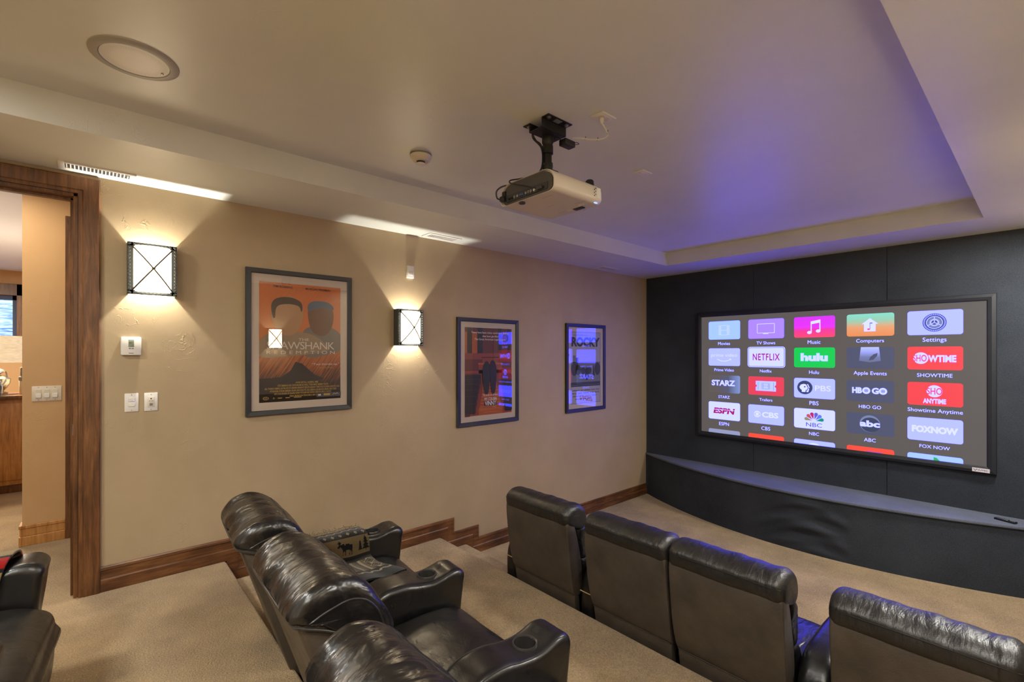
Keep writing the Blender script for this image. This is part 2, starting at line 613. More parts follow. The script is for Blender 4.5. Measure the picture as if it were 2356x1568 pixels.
# stepped baseboard: three mouldings that follow the steps, with mitred corners
def step_path(d):
    pts = [(0.041, ZU + d)]
    lv = [(YR1, ZU, ZT1), (YT1, ZT1, ZM), (YR2, ZM, ZT2), (YT2, ZT2, ZF)]
    for y, za, zb in lv:
        pts.append((y + d, za + d)); pts.append((y + d, zb + d))
    pts.append((YS, ZF + d))
    return pts
BB = [(0.0, 0.018), (0.070, 0.018), (0.078, 0.013), (0.126, 0.013), (0.132, 0.019), (0.146, 0.017), (0.152, 0.008), (0.152, 0.0)]
bm = BM()
rows = []
for d, x in [(0.0, 0.0)] + BB:
    rows.append([bm.verts.new((x, y, z)) for y, z in step_path(d)])
for a, b in zip(rows[:-1], rows[1:]):
    for i in range(len(a) - 1):
        bm.faces.new([a[i], a[i + 1], b[i + 1], b[i]])
struct('baseboard_left', bm, M['wood_h'])

# door casing, jamb and stop
bm = BM()
CW = 0.10
def casing_profile():
    return [(0.0, 0.0), (0.0, 0.016), (0.018, 0.016), (0.024, 0.021), (0.094, 0.024), (0.10, 0.018), (0.10, 0.0)]
pr = casing_profile()
inner = lambda o: [(DOOR1 + 0.002 + o, 0.0), (DOOR1 + 0.002 + o, DOORZ - 0.002 + o), (DOOR0 - 0.002 - o, DOORZ - 0.002 + o), (DOOR0 - 0.002 - o, 0.0)]
rows = [[bm.verts.new((t, y, z)) for y, z in inner(o)] for o, t in pr]
for a, b in zip(rows[:-1], rows[1:]):
    for i in range(3):
        bm.faces.new([a[i], b[i], b[i + 1], a[i + 1]])
struct('trim_1', bm, M['wood'])
bm = BM()
box(bm, -W, 0.0, DOOR1 - 0.02, DOOR1 + 0.004, 0, DOORZ, 0.002, 1)
box(bm, -W, 0.0, DOOR0 - 0.004, DOOR0 + 0.02, 0, DOORZ, 0.002, 1)
box(bm, -W, 0.0, DOOR0, DOOR1, DOORZ - 0.02, DOORZ + 0.004, 0.002, 1)
box(bm, -0.10, -0.055, DOOR1 - 0.034, DOOR1 - 0.018, 0, DOORZ - 0.02, 0.002, 1)
box(bm, -0.10, -0.055, DOOR0, DOOR1 - 0.02, DOORZ - 0.034, DOORZ - 0.018, 0.002, 1)
struct('trim_2', bm, M['wood'])
bm = BM(); box(bm, -0.054, -0.028, DOOR1 - 0.024, DOOR1 - 0.0195, 0.965, 1.03, 0.001, 1)
bx = link_mesh('strike_plate', bm, M['steel'], smooth=False)
tag(bx, 'small steel strike plate let into the dark wooden door jamb', 'strike plate')

# hall behind the doorway
HX = -1.30
bm = BM()
box(bm, HX - 0.12, HX, -0.393, 3.0, -0.2, 2.9)
box(bm, HX, -W, 2.6, 2.7, -0.2, 2.9)
struct('wall_hall', bm, M['hall_wall'])
bm = BM()
box(bm, -7.0, -6.9, -4.2, 3.0, -0.2, 1.40)
box(bm, -7.0, -6.9, -4.2, 3.0, 2.44, 2.9)
box(bm, -7.0, -6.9, -4.2, -2.6, 1.40, 2.44)
box(bm, -7.0, -6.9, -0.78, 3.0, 1.40, 2.44)
box(bm, -7.0, -W, -4.3, -4.2, -0.2, 2.9)
box(bm, -6.9, HX, 2.9, 3.0, -0.2, 2.9)
struct('wall_far', bm, M['hall_wall'])
bm = BM(); box(bm, -7.0, -W + 0.0, -4.3, 3.0, 2.75, 2.85); struct('ceiling_hall', bm, M['hall_ceiling'])
bm = BM()
for o, t0, t1 in ((0.0, 0.07, 0.018), (0.075, 0.13, 0.013), (0.132, 0.155, 0.018)):
    box(bm, HX, HX + t1, -0.3928, -0.155, o, t0, 0.002, 1)
    box(bm, HX - 0.12, HX + t1, -0.393 - t1, -0.393, o, t0, 0.002, 1)
box(bm, HX, HX + 0.011, -0.3925, -0.155, 0.001, 0.149)
box(bm, HX - 0.119, HX + 0.010, -0.403, -0.3925, 0.001, 0.149)
struct('baseboard_hall', bm, M['wood_light'])
bm = BM()
box(bm, HX, HX + 0.02, -0.155, -0.055, 0, 2.538, 0.003, 1)
box(bm, HX, HX + 0.02, -0.055, 0.9, 2.44, 2.538, 0.003, 1)
struct('trim_3', bm, M['wood'])
# window of the far room
bm = BM()
wy0, wy1, wz0, wz1 = -2.6, -0.78, 1.40, 2.44
fx = -6.88
for a in ((wy0 - 0.02, wy0 + 0.09, wz0, wz1), (wy1 - 0.10, wy1 + 0.10, wz0, wz1 + 0.10), (wy0, wy1, wz1 - 0.08, wz1 + 0.10), (wy0, wy1, wz0 - 0.05, wz0 + 0.06)):
    box(bm, fx - 0.08, fx + 0.02, a[0], a[1], a[2], a[3], 0.004, 1)
w1 = struct('window_1', bm, M['wood'])
bm = BM(); box(bm, -6.96, -6.945, wy0, wy1, wz0, wz1)
def sky_pane():
    k = NT('blind_lit_by_daylight')
    v = k.coord((1, 1.2, 9))
    n = k.noise(v, 3.0, 4, 0.6, 0.5)
    k.n.remove(k.b)
    em = k.new('ShaderNodeEmission'); em.inputs['Strength'].default_value = 1.5
    k.link(k.ramp(n, [(0.35, srgb(70, 120, 190)), (0.5, srgb(170, 205, 245)), (0.65, srgb(235, 245, 255))]), em.inputs['Color'])
    k.link(em.outputs[0], k.n['Material Output'].inputs['Surface'])
    return k.m
link_mesh('window_pane', bm, sky_pane(), w1, smooth=False)
bm = BM(); box(bm, -6.93, -6.90, wy0 + 0.08, wy1 - 0.10, wz1 - 0.15, wz1 - 0.08); link_mesh('roller_shade', bm, simple('shade_blue', srgb(60, 72, 100), 0.7), w1, smooth=False)
bm = BM(); box(bm, -6.93, -6.90, wy1 - 0.145, wy1 - 0.10, wz0, wz1 - 0.08); link_mesh('window_sash', bm, simple('sash_blue', srgb(50, 66, 100), 0.6), w1, smooth=False)

# ------------------------------------------------------------ sconces
def make_sconce(name, label, group, loc, rz, lit_power=BULB_POWER):
    """local axes: x out of the wall, y along it, z up; origin at the fitting's centre on the wall"""
    t = thing(name, label, 'wall lamp', loc, rz, group)
    hw, hh, fx = 0.125, 0.161, 0.078
    b = BM()                                                       # rim with hammered edge
    for a in ((-hw, hw, hh - 0.026, hh), (-hw, hw, -hh, -hh + 0.026), (-hw, -hw + 0.030, -hh, hh), (hw - 0.030, hw, -hh, hh)):
        box(b, fx, fx + 0.008, a[0], a[1], a[2], a[3], 0.002, 1)
    for s in (-1, 1):
        n = 15
        for k in range(n):
            z = -hh + 0.012 + (2 * hh - 0.024) * k / (n - 1)
            lathe(b, [(0.0, 0.0), (0.008, 0.001), (0.006, 0.004), (0.0, 0.005)], (fx + 0.007, s * (hw - 0.007), z), 'x', 8)
        n = 12
        for k in range(n):
            y = -hw + 0.012 + (2 * hw - 0.024) * k / (n - 1)
            lathe(b, [(0.0, 0.0), (0.008, 0.001), (0.006, 0.004), (0.0, 0.005)], (fx + 0.007, y, s * (hh - 0.007)), 'x', 8)
    link_mesh('rim', b, M['pewter'], t)
    b = BM()                                                       # side cheeks, open at top and bottom
    for s in (-1, 1):
        box(b, 0.0, fx, s * (hw - 0.006), s * hw, -hh, hh, 0.001, 1)
    box(b, 0.0, 0.004, -hw + 0.03, hw - 0.03, -0.06, 0.06)
    link_mesh('cheek', b, M['pewter'], t)
    b = BM()                                                       # bowed glass
    rings = []
    for k in range(17):
        u = -1 + 2 * k / 16
        y = u * (hw - 0.022)
        d = 0.050 * (1 - u * u)
        ring = []
        for q in range(13):
            w = -1 + 2 * q / 12
            ring.append((fx - 0.004 + d * (1 - 0.12 * w ** 4), y, w * (hh - 0.018)))
        rings.append(ring)
    loft(b, rings, closed=False, cap=False)
    bmesh.ops.solidify(b, geom=b.faces[:], thickness=-0.003)
    for s in (-1, 1):
        b.faces.new([b.verts.new(r[6 + 6 * s]) for r in rings])
    link_mesh('glass_shade', b, M['shade'], t)
    for s in (-1, 1):                                              # crossed rods
        b = BM()
        pts = []
        for k in range(15):
            u = -1 + 2 * k / 14
            pts.append((fx + 0.012 + 0.052 * (1 - u * u) + 0.003 * s, u * (hw - 0.024), s * u * (hh - 0.026)))
        tube(b, pts, 0.0050, 8)
        link_mesh('crossed_rod', b, M['bronze'], t)
    b = BM()
    for k in range(3):
        a = R(60 * k)
        tube(b, [(fx + 0.066 + 0.006 * math.cos(q), 0.010 * math.sin(q) * math.cos(a) , 0.010 * math.sin(q) * math.sin(a)) for q in [2 * PI * i / 14 for i in range(14)]], 0.0030, 6, closed=True)
    link_mesh('knot', b, M['bronze'], t)
    l = add_light('bulb', 'POINT', (0.036, 0, -0.002), lit_power, WARM, size=0.012, parent=t)
    return t

SG = 'pewter wall sconces of the theatre'
make_sconce('wall_sconce', 'lit pewter wall sconce with crossed rods nearest the doorway, above the thermostat', SG, (0, 0.290, 0.530 + EYE), 0)
make_sconce('wall_sconce', 'lit pewter wall sconce with crossed rods between the orange poster and the dark red one', SG, (0, 2.125, 0.231 + EYE), 0)
make_sconce('wall_sconce', 'lit pewter wall sconce on the wall opposite the orange poster, seen mirrored in its glass', SG, (XR, 2.125, 0.231 + EYE), PI)
make_sconce('wall_sconce', 'lit pewter wall sconce on the right-hand wall beside the camera, outside the picture', SG, (XR, 0.10, 0.530 + EYE), PI)

# ------------------------------------------------------------ framed film posters
WALLP = lambda x0: (lambda u, v, lay: Vector((x0 + 0.0006 * lay, u, v)))
def poster(y0, y1, z0, z1, fw, mat_w, label):
    """frame, mat, glass; returns the thing and the print's rectangle"""
    z0 += EYE; z1 += EYE
    yc, zc = (y0 + y1) / 2, (z0 + z1) / 2
    t = thing('framed_poster', label, 'poster', (0, yc, zc), 0, 'framed film posters')
    y0 -= yc; y1 -= yc; z0 -= zc; z1 -= zc
    b = BM()
    prof = [(0.0, 0.0), (0.0, 0.028), (0.003, 0.032), (fw - 0.004, 0.028), (fw, 0.024), (fw, 0.012)]
    rows = []
    for o, x in prof:
        rows.append([b.verts.new((x, a, c)) for a, c in ((y0 + o, z0 + o), (y1 - o, z0 + o), (y1 - o, z1 - o), (y0 + o, z1 - o))])
    for A, B in zip(rows[:-1], rows[1:]):
        for i in range(4):
            j = (i + 1) % 4
            b.faces.new([A[i], A[j], B[j], B[i]])
    link_mesh('frame', b, M['frame_black'], t, smooth=False)
    b = BM()
    i0, i1, j0, j1 = y0 + fw - 0.002, y1 - fw + 0.002, z0 + fw - 0.002, z1 - fw + 0.002
    my, mz = mat_w
    a0, a1, c0, c1 = y0 + fw + my, y1 - fw - my, z0 + fw + mz, z1 - fw - mz
    rows = [[b.verts.new((x, p, q)) for p, q in r] for x, r in (
        (0.015, ((i0, j0), (i1, j0), (i1, j1), (i0, j1))),
        (0.015, ((a0, c0), (a1, c0), (a1, c1), (a0, c1))),
        (0.012, ((a0 + 0.002, c0 + 0.002), (a1 - 0.002, c0 + 0.002), (a1 - 0.002, c1 - 0.002), (a0 + 0.002, c1 - 0.002))))]
    for A, B in zip(rows[:-1], rows[1:]):
        for i in range(4):
            j = (i + 1) % 4
            b.faces.new([A[i], A[j], B[j], B[i]])
    link_mesh('mat_board', b, M['mat_board'], t, smooth=False)
    b = BM()
    box(b, 0.0205, 0.0225, i0, i1, j0, j1)
    bmesh.ops.delete(b, geom=[f for f in b.faces if abs(f.normal.x) < 0.5 or f.calc_center_median().x < 0.0215], context='FACES') if False else None
    # one clear sheet: the face towards the room
    b.free(); b = BM()
    b.faces.new([b.verts.new(p) for p in ((0.0205, i0, j0), (0.0205, i1, j0), (0.0205, i1, j1), (0.0205, i0, j1))])
    link_mesh('glass', b, M['pane'], t, smooth=False)
    return t, (a0, a1, c0, c1)

def ink(name, c, rough=0.6):
    return simple(name, c, rough)

def streak_print(name, stops, rot, scale=(1, 60, 5)):
    k = NT(name)
    tc = k.new('ShaderNodeTexCoord')
    sp = k.new('ShaderNodeSeparateXYZ'); k.link(tc.outputs['Generated'], sp.inputs[0])
    v = k.coord(tuple(1.0 / q for q in scale), 'Object', (rot, 0, 0))
    v.node.vector_type = 'TEXTURE'
    n = k.noise(v, 1.0, 2, 0.5)
    f = k.math('ADD', sp.outputs['Z'], k.math('MULTIPLY', k.math('SUBTRACT', n, 0.5), 0.55))
    k.color(k.ramp(f, stops))
    k.b.inputs['Roughness'].default_value = 0.6
    return k.m

# poster 1: orange ground, two plain generic busts, a dark mound, gold credit block
t, (a0, a1, c0, c1) = poster(0.828, 1.609, -0.455, 0.624, 0.036, (0.052, 0.056), 'orange film poster in a black frame with cream mat, nearest the doorway')
w, h = a1 - a0, c1 - c0
fl = Flat(WALLP(0.0125))
P = lambda u, v: (a0 + u * w, c1 - v * h)          # fractions from the top left
def PP(pts): return [P(u, v) for u, v in pts]
def blob(pts, per=5): return [(q.x, q.y) for q in catmull([(p[0], p[1], 0) for p in PP(pts)], per, True)]
fl.rect(a0, c0, a1, c1, 0, 0)
o_base = streak_print('orange_print', [(0.0, srgb(34, 26, 24)), (0.16, srgb(52, 34, 26)), (0.30, srgb(150, 78, 34)), (0.5, srgb(196, 118, 62)), (0.75, srgb(206, 112, 52)), (1.0, srgb(198, 104, 44))], R(-33), (1, 90, 6))
sk = ink('print_tan', srgb(176, 132, 92)); sk2 = ink('print_brown', srgb(112, 78, 56)); hr = ink('print_dark_brown', srgb(66, 52, 40))
cap = ink('print_slate', srgb(84, 98, 116)); sh = ink('print_khaki', srgb(150, 126, 96)); sh2 = ink('print_grey', srgb(118, 108, 96))
blk = ink('print_black', srgb(34, 27, 25)); gold = ink('print_gold', srgb(176, 140, 62)); wht = ink('print_white', srgb(216, 204, 190)); dkk = ink('print_ink', srgb(44, 32, 26))
# busts: rounded generic heads and shoulders
fl.poly(blob([(0.55, 0.62), (0.50, 0.44), (0.60, 0.36), (0.86, 0.36), (1.0, 0.43), (1.0, 0.56), (0.85, 0.60)]), 6, 1)
fl.poly(blob([(0.58, 0.20), (0.60, 0.36), (0.68, 0.43), (0.80, 0.43), (0.89, 0.34), (0.89, 0.20), (0.74, 0.13)]), 4, 2)
fl.poly(blob([(0.575, 0.225), (0.58, 0.165), (0.66, 0.135), (0.80, 0.135), (0.885, 0.165), (0.895, 0.205), (0.74, 0.19), (0.62, 0.215)]), 5, 3)
fl.poly(blob([(0.02, 0.62), (0.0, 0.50), (0.14, 0.42), (0.42, 0.41), (0.66, 0.44), (0.84, 0.56), (0.60, 0.60), (0.3, 0.62)]), 7, 4)
fl.poly(blob([(0.14, 0.24), (0.18, 0.38), (0.30, 0.44), (0.42, 0.42), (0.50, 0.32), (0.50, 0.18), (0.32, 0.11)]), 3, 5)
fl.poly(blob([(0.155, 0.29), (0.135, 0.20), (0.17, 0.145), (0.26, 0.12), (0.38, 0.12), (0.48, 0.15), (0.505, 0.20), (0.49, 0.235), (0.46, 0.19), (0.36, 0.175), (0.24, 0.185), (0.19, 0.22), (0.18, 0.29)]), 8, 6)
# dark mound below
fl.poly(PP([(0, 1), (0, 0.80), (0.12, 0.80), (0.26, 0.79), (0.36, 0.74), (0.42, 0.665), (0.50, 0.68), (0.58, 0.73), (0.66, 0.78), (0.78, 0.815), (0.70, 0.83), (0.84, 0.90), (1.0, 0.94), (1, 1)]), 1, 1)
fl.rect(*P(0, 1), *P(1, 0.93), 1, 1)
LT = 8
fl.text('TIM ROBBINS', *P(0.27, 0.032), h=0.017, w=0.140, mi=10, lay=LT, bold=0.01)
fl.text('MORGAN FREEMAN', *P(0.70, 0.032), h=0.017, w=0.190, mi=10, lay=LT, bold=0.01)
fl.text('THE', *P(0.52, 0.474), h=0.020, w=0.078, mi=9, lay=LT)
fl.text('SHAWSHANK', *P(0.50, 0.526), h=0.058, w=0.50, mi=9, lay=LT, space=0.9)
fl.text('REDEMPTION', *P(0.50, 0.585), h=0.026, w=0.505, mi=9, lay=LT, space=1.6)
fl.text('\u201cTwo thumbs up.\u201d', *P(0.80, 0.690), h=0.020, w=0.215, mi=9, lay=LT)
fl.text('Siskel & Ebert', *P(0.80, 0.718), h=0.010, w=0.11, mi=2, lay=LT)
rows_ = [(0.56, 0.28), (0.52, 0.62), (0.52, 0.92), (0.53, 0.82), (0.52, 0.70), (0.53, 0.36)]
random.seed(3)
for k, (cu_, wd) in enumerate(rows_):
    vv = 0.842 + 0.0225 * k
    s = ' '.join(''.join(random.choice('EIHLTNMRA') for _ in range(random.randint(3, 7))) for _ in range(int(wd * 17)))
    fl.text(s, *P(cu_, vv), h=0.0145, w=wd * w, mi=2, lay=LT, bold=0.02)
fl.ell(*P(0.075, 0.965), 0.020, 0.012, 2, LT); fl.ell(*P(0.075, 0.965), 0.016, 0.009, 1, LT + 1); fl.text('15', *P(0.075, 0.965), h=0.012, mi=2, lay=LT + 2)
fl.ring(*P(0.165, 0.967), 0.003, 0.006, 2, LT, 14)
for u0, u1 in ((0.21, 0.26), (0.30, 0.35), (0.40, 0.49)):
    fl.rect(*P(u0, 0.971), *P(u1, 0.964), 2, LT)
fl.rect(*P(0.68, 0.978), *P(1.0, 0.938), 11, LT)
fl.rrect(P(0.77, 0.966)[0], P(0, 0.966)[1], P(0.855, 0)[0], P(0, 0.948)[1], 0.004, 2, LT + 1)
fl.rect(*P(0.70, 0.966), *P(0.735, 0.952), 9, LT + 1)
fl.text('castle', *P(0.925, 0.955), h=0.014, w=0.05, mi=9, lay=LT + 1, shear=0.2) if False else fl.line(PP([(0.89, 0.962), (0.91, 0.950), (0.93, 0.958), (0.95, 0.948), (0.965, 0.960)]), 0.0025, 9, LT + 1)
fl.build('print', [o_base, blk, gold, sk, sk2, cap, sh2, sh, hr, wht, dkk, ink('print_band', srgb(70, 66, 72))], t)

# poster 2: dark red hall, benches, orange floor
t, (a0, a1, c0, c1) = poster(2.670, 3.474, -0.724, 0.357, 0.040, (0.052, 0.055), 'dark red film poster in a black frame, middle of the three on the wall')
w, h = a1 - a0, c1 - c0
fl = Flat(WALLP(0.0125))
red = streak_print('red_print', [(0.0, srgb(150, 66, 28)), (0.3, srgb(120, 50, 30)), (0.5, srgb(104, 44, 34)), (1.0, srgb(96, 42, 36))], R(0), (1, 26, 1.5))
pd = ink('print_night', srgb(36, 28, 28)); por = ink('print_orange', srgb(178, 88, 34)); prd = ink('print_red', srgb(142, 62, 46)); pyl = ink('print_amber', srgb(206, 128, 52)); pw = ink('print_paper', srgb(228, 214, 206)); pbl = ink('print_blue_black', srgb(38, 36, 44)); pbr = ink('print_maroon', srgb(84, 36, 30))
fl.rect(a0, c0, a1, c1, 0, 0)
for u0, u1 in ((0.05, 0.14), (0.26, 0.37), (0.70, 0.77), (0.90, 0.96)):
    fl.rect(*P(u0, 0.29), *P(u1, 0.0), 1, 1)
for u0, u1 in ((0.0, 0.05), (0.15, 0.25)):
    fl.rect(*P(u0, 0.29), *P(u1, 0.05), 2, 1)
fl.rect(*P(0, 0.36), *P(1, 0.29), 6, 1); fl.rect(*P(0, 0.305), *P(1, 0.295), 3, 2)
fl.rect(*P(0.36, 0.40), *P(0.70, 0.335), 3, 3); fl.rect(*P(0.34, 0.345), *P(0.72, 0.332), 4, 4)
fl.rect(*P(0.28, 0.52), *P(0.78, 0.405), 3, 3); fl.rect(*P(0.27, 0.42), *P(0.79, 0.400), 2, 4)
fl.rect(*P(0, 0.52), *P(1, 0.48), 6, 3); fl.rect(*P(0, 0.487), *P(1, 0.478), 4, 4)
fl.poly(PP([(0.28, 1), (0.38, 0.62), (0.66, 0.62), (0.80, 1)]), 2, 2)
for k in range(9):
    v0 = 0.66 + 0.036 * k
    fl.rect(*P(0.36 - 0.008 * k, v0 + 0.010), *P(0.68 + 0.012 * k, v0), 6, 3)
for k in range(8):                                # rows of benches on both sides
    v0 = 0.53 + 0.045 * k + 0.004 * k * k
    wd = 0.33 - 0.022 * k
    if v0 > 0.93: break
    vb = min(v0 + 0.12, 1.0)
    fl.rrect(P(0, 0)[0], P(0, vb)[1], P(wd, 0)[0], P(0, v0)[1], 0.018, 4, 4 + k, 4)
    vb = min(v0 + 0.12, 1.0)
    fl.rrect(P(0, 0)[0], P(0, vb)[1], P(wd - 0.012, 0)[0], P(0, v0 + 0.006)[1], 0.016, 1, 4.5 + k, 4)
    fl.rrect(P(1 - wd * 0.75, 0)[0], P(0, vb)[1], P(1, 0)[0], P(0, v0)[1], 0.018, 4, 4 + k, 4)
    fl.rrect(P(1 - wd * 0.75 + 0.012, 0)[0], P(0, vb)[1], P(1, 0)[0], P(0, v0 + 0.006)[1], 0.016, 1, 4.5 + k, 4)
fl.rect(*P(0, 1), *P(0.10, 0.97), 4, 13)
# two plain upright dark shapes in the aisle
fl.poly(blob([(0.36, 0.56), (0.37, 0.44), (0.44, 0.38), (0.51, 0.44), (0.51, 0.56), (0.48, 0.74), (0.40, 0.74)]), 5, 13)
fl.poly(blob([(0.51, 0.56), (0.51, 0.43), (0.57, 0.37), (0.64, 0.43), (0.65, 0.56), (0.62, 0.74), (0.55, 0.74)]), 1, 14)
LT = 16
fl.text('There have been many courtroom dramas', *P(0.52, 0.058), h=0.026, w=w * 0.80, mi=7, lay=LT)
fl.text('that have glorified', *P(0.52, 0.098), h=0.026, w=w * 0.34, mi=7, lay=LT)
fl.text('The Great American Legal System.', *P(0.52, 0.134), h=0.026, w=w * 0.66, mi=7, lay=LT)
fl.text('This is not one of them.', *P(0.52, 0.770), h=0.022, w=w * 0.33, mi=7, lay=LT)
fl.text('MY COUSIN', *P(0.52, 0.818), h=0.030, w=w * 0.26, mi=7, lay=LT)
fl.rect(*P(0.40, 0.895), *P(0.645, 0.840), 1, LT)
fl.text('VINNY', *P(0.52, 0.866), h=0.046, w=w * 0.24, mi=7, lay=LT + 1, bold=0.01)
for k, (ww) in enumerate((0.26, 0.50, 0.54, 0.52, 0.30)):
    s = ' '.join(''.join(random.choice('EIHLTNMRA') for _ in range(random.randint(3, 7))) for _ in range(int(ww * 20)))
    fl.text(s, *P(0.53, 0.902 + 0.016 * k), h=0.008, w=w * ww, mi=8, lay=LT)
fl.build('print', [red, pd, por, prd, pbr, pbl, prd, pw, pyl], t)

# poster 3: grey photo poster
t, (a0, a1, c0, c1) = poster(4.246, 5.000, -0.714, 0.364, 0.042, (0.048, 0.052), 'grey black-and-white film poster in a black frame, nearest the screen wall')
w, h = a1 - a0, c1 - c0
fl = Flat(WALLP(0.0125))
g0 = ink('print_silver', srgb(176, 170, 166)); g1 = ink('print_mid_grey', srgb(120, 118, 118)); g2 = ink('print_charcoal', srgb(52, 52, 54)); g3 = ink('print_soot', srgb(34, 33, 34))
fl.rect(a0, c0, a1, c1, 0, 0)
for p0, p1 in (((0.01, 0.008), (0.99, 0.008)), ((0.99, 0.008), (0.99, 0.992)), ((0.01, 0.992), (0.99, 0.992)), ((0.01, 0.008), (0.01, 0.992))):
    fl.line([P(*p0), P(*p1)], 0.003, 3, 1)
fl.text('His whole life was a million-to-one shot.', *P(0.33, 0.048), h=0.014, w=w * 0.5, mi=3, lay=1)
fl.text('ROCKY', *P(0.5, 0.142), h=0.118, w=w * 0.95, mi=3, lay=1, bold=0.05)
fl.rect(*P(0.01, 0.76), *P(0.99, 0.42), 1, 1)
fl.rect(*P(0.07, 0.52), *P(0.15, 0.33), 1, 1); fl.rect(*P(0.16, 0.52), *P(0.24, 0.36), 2, 2)
for u0, v0, ru, rv in ((0.08, 0.52, 0.10, 0.09), (0.24, 0.53, 0.09, 0.07), (0.40, 0.54, 0.08, 0.05), (0.94, 0.52, 0.10, 0.09), (0.60, 0.54, 0.08, 0.05)):
    cu_, cv_ = P(u0, v0); fl.ell(min(max(cu_, a0 + ru * w + 0.006), a1 - ru * w - 0.006), cv_, ru * w, rv * h, 2, 2)
fl.rect(*P(0.01, 0.74), *P(0.99, 0.70), 2, 2); fl.rect(*P(0.01, 0.76), *P(0.99, 0.745), 3, 3)
fl.poly(PP([(0.72, 0.62), (0.76, 0.44), (0.80, 0.62)]), 3, 3)
fl.poly(blob([(0.48, 0.66), (0.47, 0.54), (0.52, 0.49), (0.57, 0.54), (0.56, 0.66)]), 3, 4)
for k, (ww, cu_) in enumerate(((0.9, 0.5), (0.9, 0.5), (0.8, 0.46), (0.5, 0.4))):
    s = ' '.join(''.join(random.choice('aeionsrtlm') for _ in range(random.randint(2, 6))) for _ in range(int(ww * 6)))
    fl.text(s, *P(cu_, 0.810 + 0.04 * k), h=0.020, w=w * ww, mi=2, lay=1, bold=0.02)
fl.build('print', [g0, g1, g2, g3], t)

# ------------------------------------------------------------ devices on the left wall
def wall_box(t, name, y0, y1, z0, z1, x0, x1, mat, bev=0.003):
    b = BM(); box(b, x0, x1, y0, y1, z0, z1, bev, 2)
    return link_mesh(name, b, mat, t)

t = thing('thermostat', 'white thermostat with small grey display below the sconce nearest the doorway', 'thermostat', (0, 0.186, 0.047 + EYE))
wall_box(t, 'case', -0.051, 0.051, -0.058, 0.058, 0, 0.028, M['white_plastic'], 0.008)
wall_box(t, 'display', -0.014, 0.014, -0.006, 0.040, 0.026, 0.0295, simple('lcd', srgb(140, 148, 128), 0.3), 0.001)
fl = Flat(WALLP(0.0297)); fl.text('67', -0.001, 0.022, h=0.012, mi=0, lay=1); fl.text('\u00b0', 0.010, 0.026, h=0.004, mi=0, lay=1)
fl.build('digits', [simple('lcd_ink', srgb(40, 44, 40), 0.6)], t)
for s in (-1, 1):
    wall_box(t, 'button', s * 0.007 - 0.005, s * 0.007 + 0.005, -0.018, -0.011, 0.027, 0.0305, M['grey_plastic'], 0.001)
wall_box(t, 'slot', -0.012, 0.012, -0.046, -0.043, 0.027, 0.0285, M['dark_grey'], 0.0005)

t = thing('dimmer_switch', 'white two-paddle dimmer switch with a tiny blue light, left of the keypad', 'switch', (0, 0.189, -0.309 + EYE))
wall_box(t, 'cover_plate', -0.035, 0.035, -0.058, 0.058, 0, 0.006, M['white_plastic'])
for z in (0.010, -0.022):
    b = BM(); box(b, 0.005, 0.010, -0.017, 0.017, z - 0.003, z + 0.020, 0.002, 1)
    link_mesh('paddle', b, M['white_plastic'], t)
wall_box(t, 'indicator_light', 0.010, 0.014, 0.010, 0.014, 0.0095, 0.0115, emit('blue_led', (0.25, 0.35, 1, 1), 2.5), 0.0005)
for z in (-0.048, 0.048):
    b = BM(); lathe(b, [(0.0, 0), (0.0028, 0), (0.0022, 0.001), (0, 0.0012)], (0.006, 0, z), 'x', 10); link_mesh('screw', b, M['grey_plastic'], t)

t = thing('wall_keypad', 'white wall keypad with small dark buttons, right of the dimmer switch', 'keypad', (0, 0.287, -0.311 + EYE))
wall_box(t, 'cover_plate', -0.035, 0.035, -0.058, 0.058, 0, 0.006, M['white_plastic'])
wall_box(t, 'insert', -0.017, 0.017, -0.034, 0.034, 0.005, 0.0085, M['white_plastic2'], 0.001)
for y, z, r in ((0, 0.021, 0.0045), (-0.008, 0.006, 0.0025), (0, 0.006, 0.0025), (0.008, 0.006, 0.0025)):
    b = BM(); lathe(b, [(0.0, 0), (r, 0), (r * 0.8, 0.0012), (0, 0.0015)], (0.0085, y, z), 'x', 12); link_mesh('button', b, M['dark_grey'], t)
wall_box(t, 'sensor_window', -0.008, 0.008, -0.024, -0.006, 0.008, 0.0095, M['grey_plastic'], 0.0005)
for z in (-0.048, 0.048):
    b = BM(); lathe(b, [(0.0, 0), (0.0028, 0), (0.0022, 0.001), (0, 0.0012)], (0.006, 0, z), 'x', 10); link_mesh('screw', b, M['grey_plastic'], t)

t = thing('motion_sensor', 'small white sensor box on the wall above the sconce between posters', 'sensor', (0, 2.158, 0.736 + EYE))
wall_box(t, 'case', -0.034, 0.034, -0.055, 0.055, 0, 0.026, M['white_plastic'], 0.004)
wall_box(t, 'lens', -0.022, 0.022, -0.030, 0.010, 0.025, 0.029, M['white_plastic2'], 0.002)

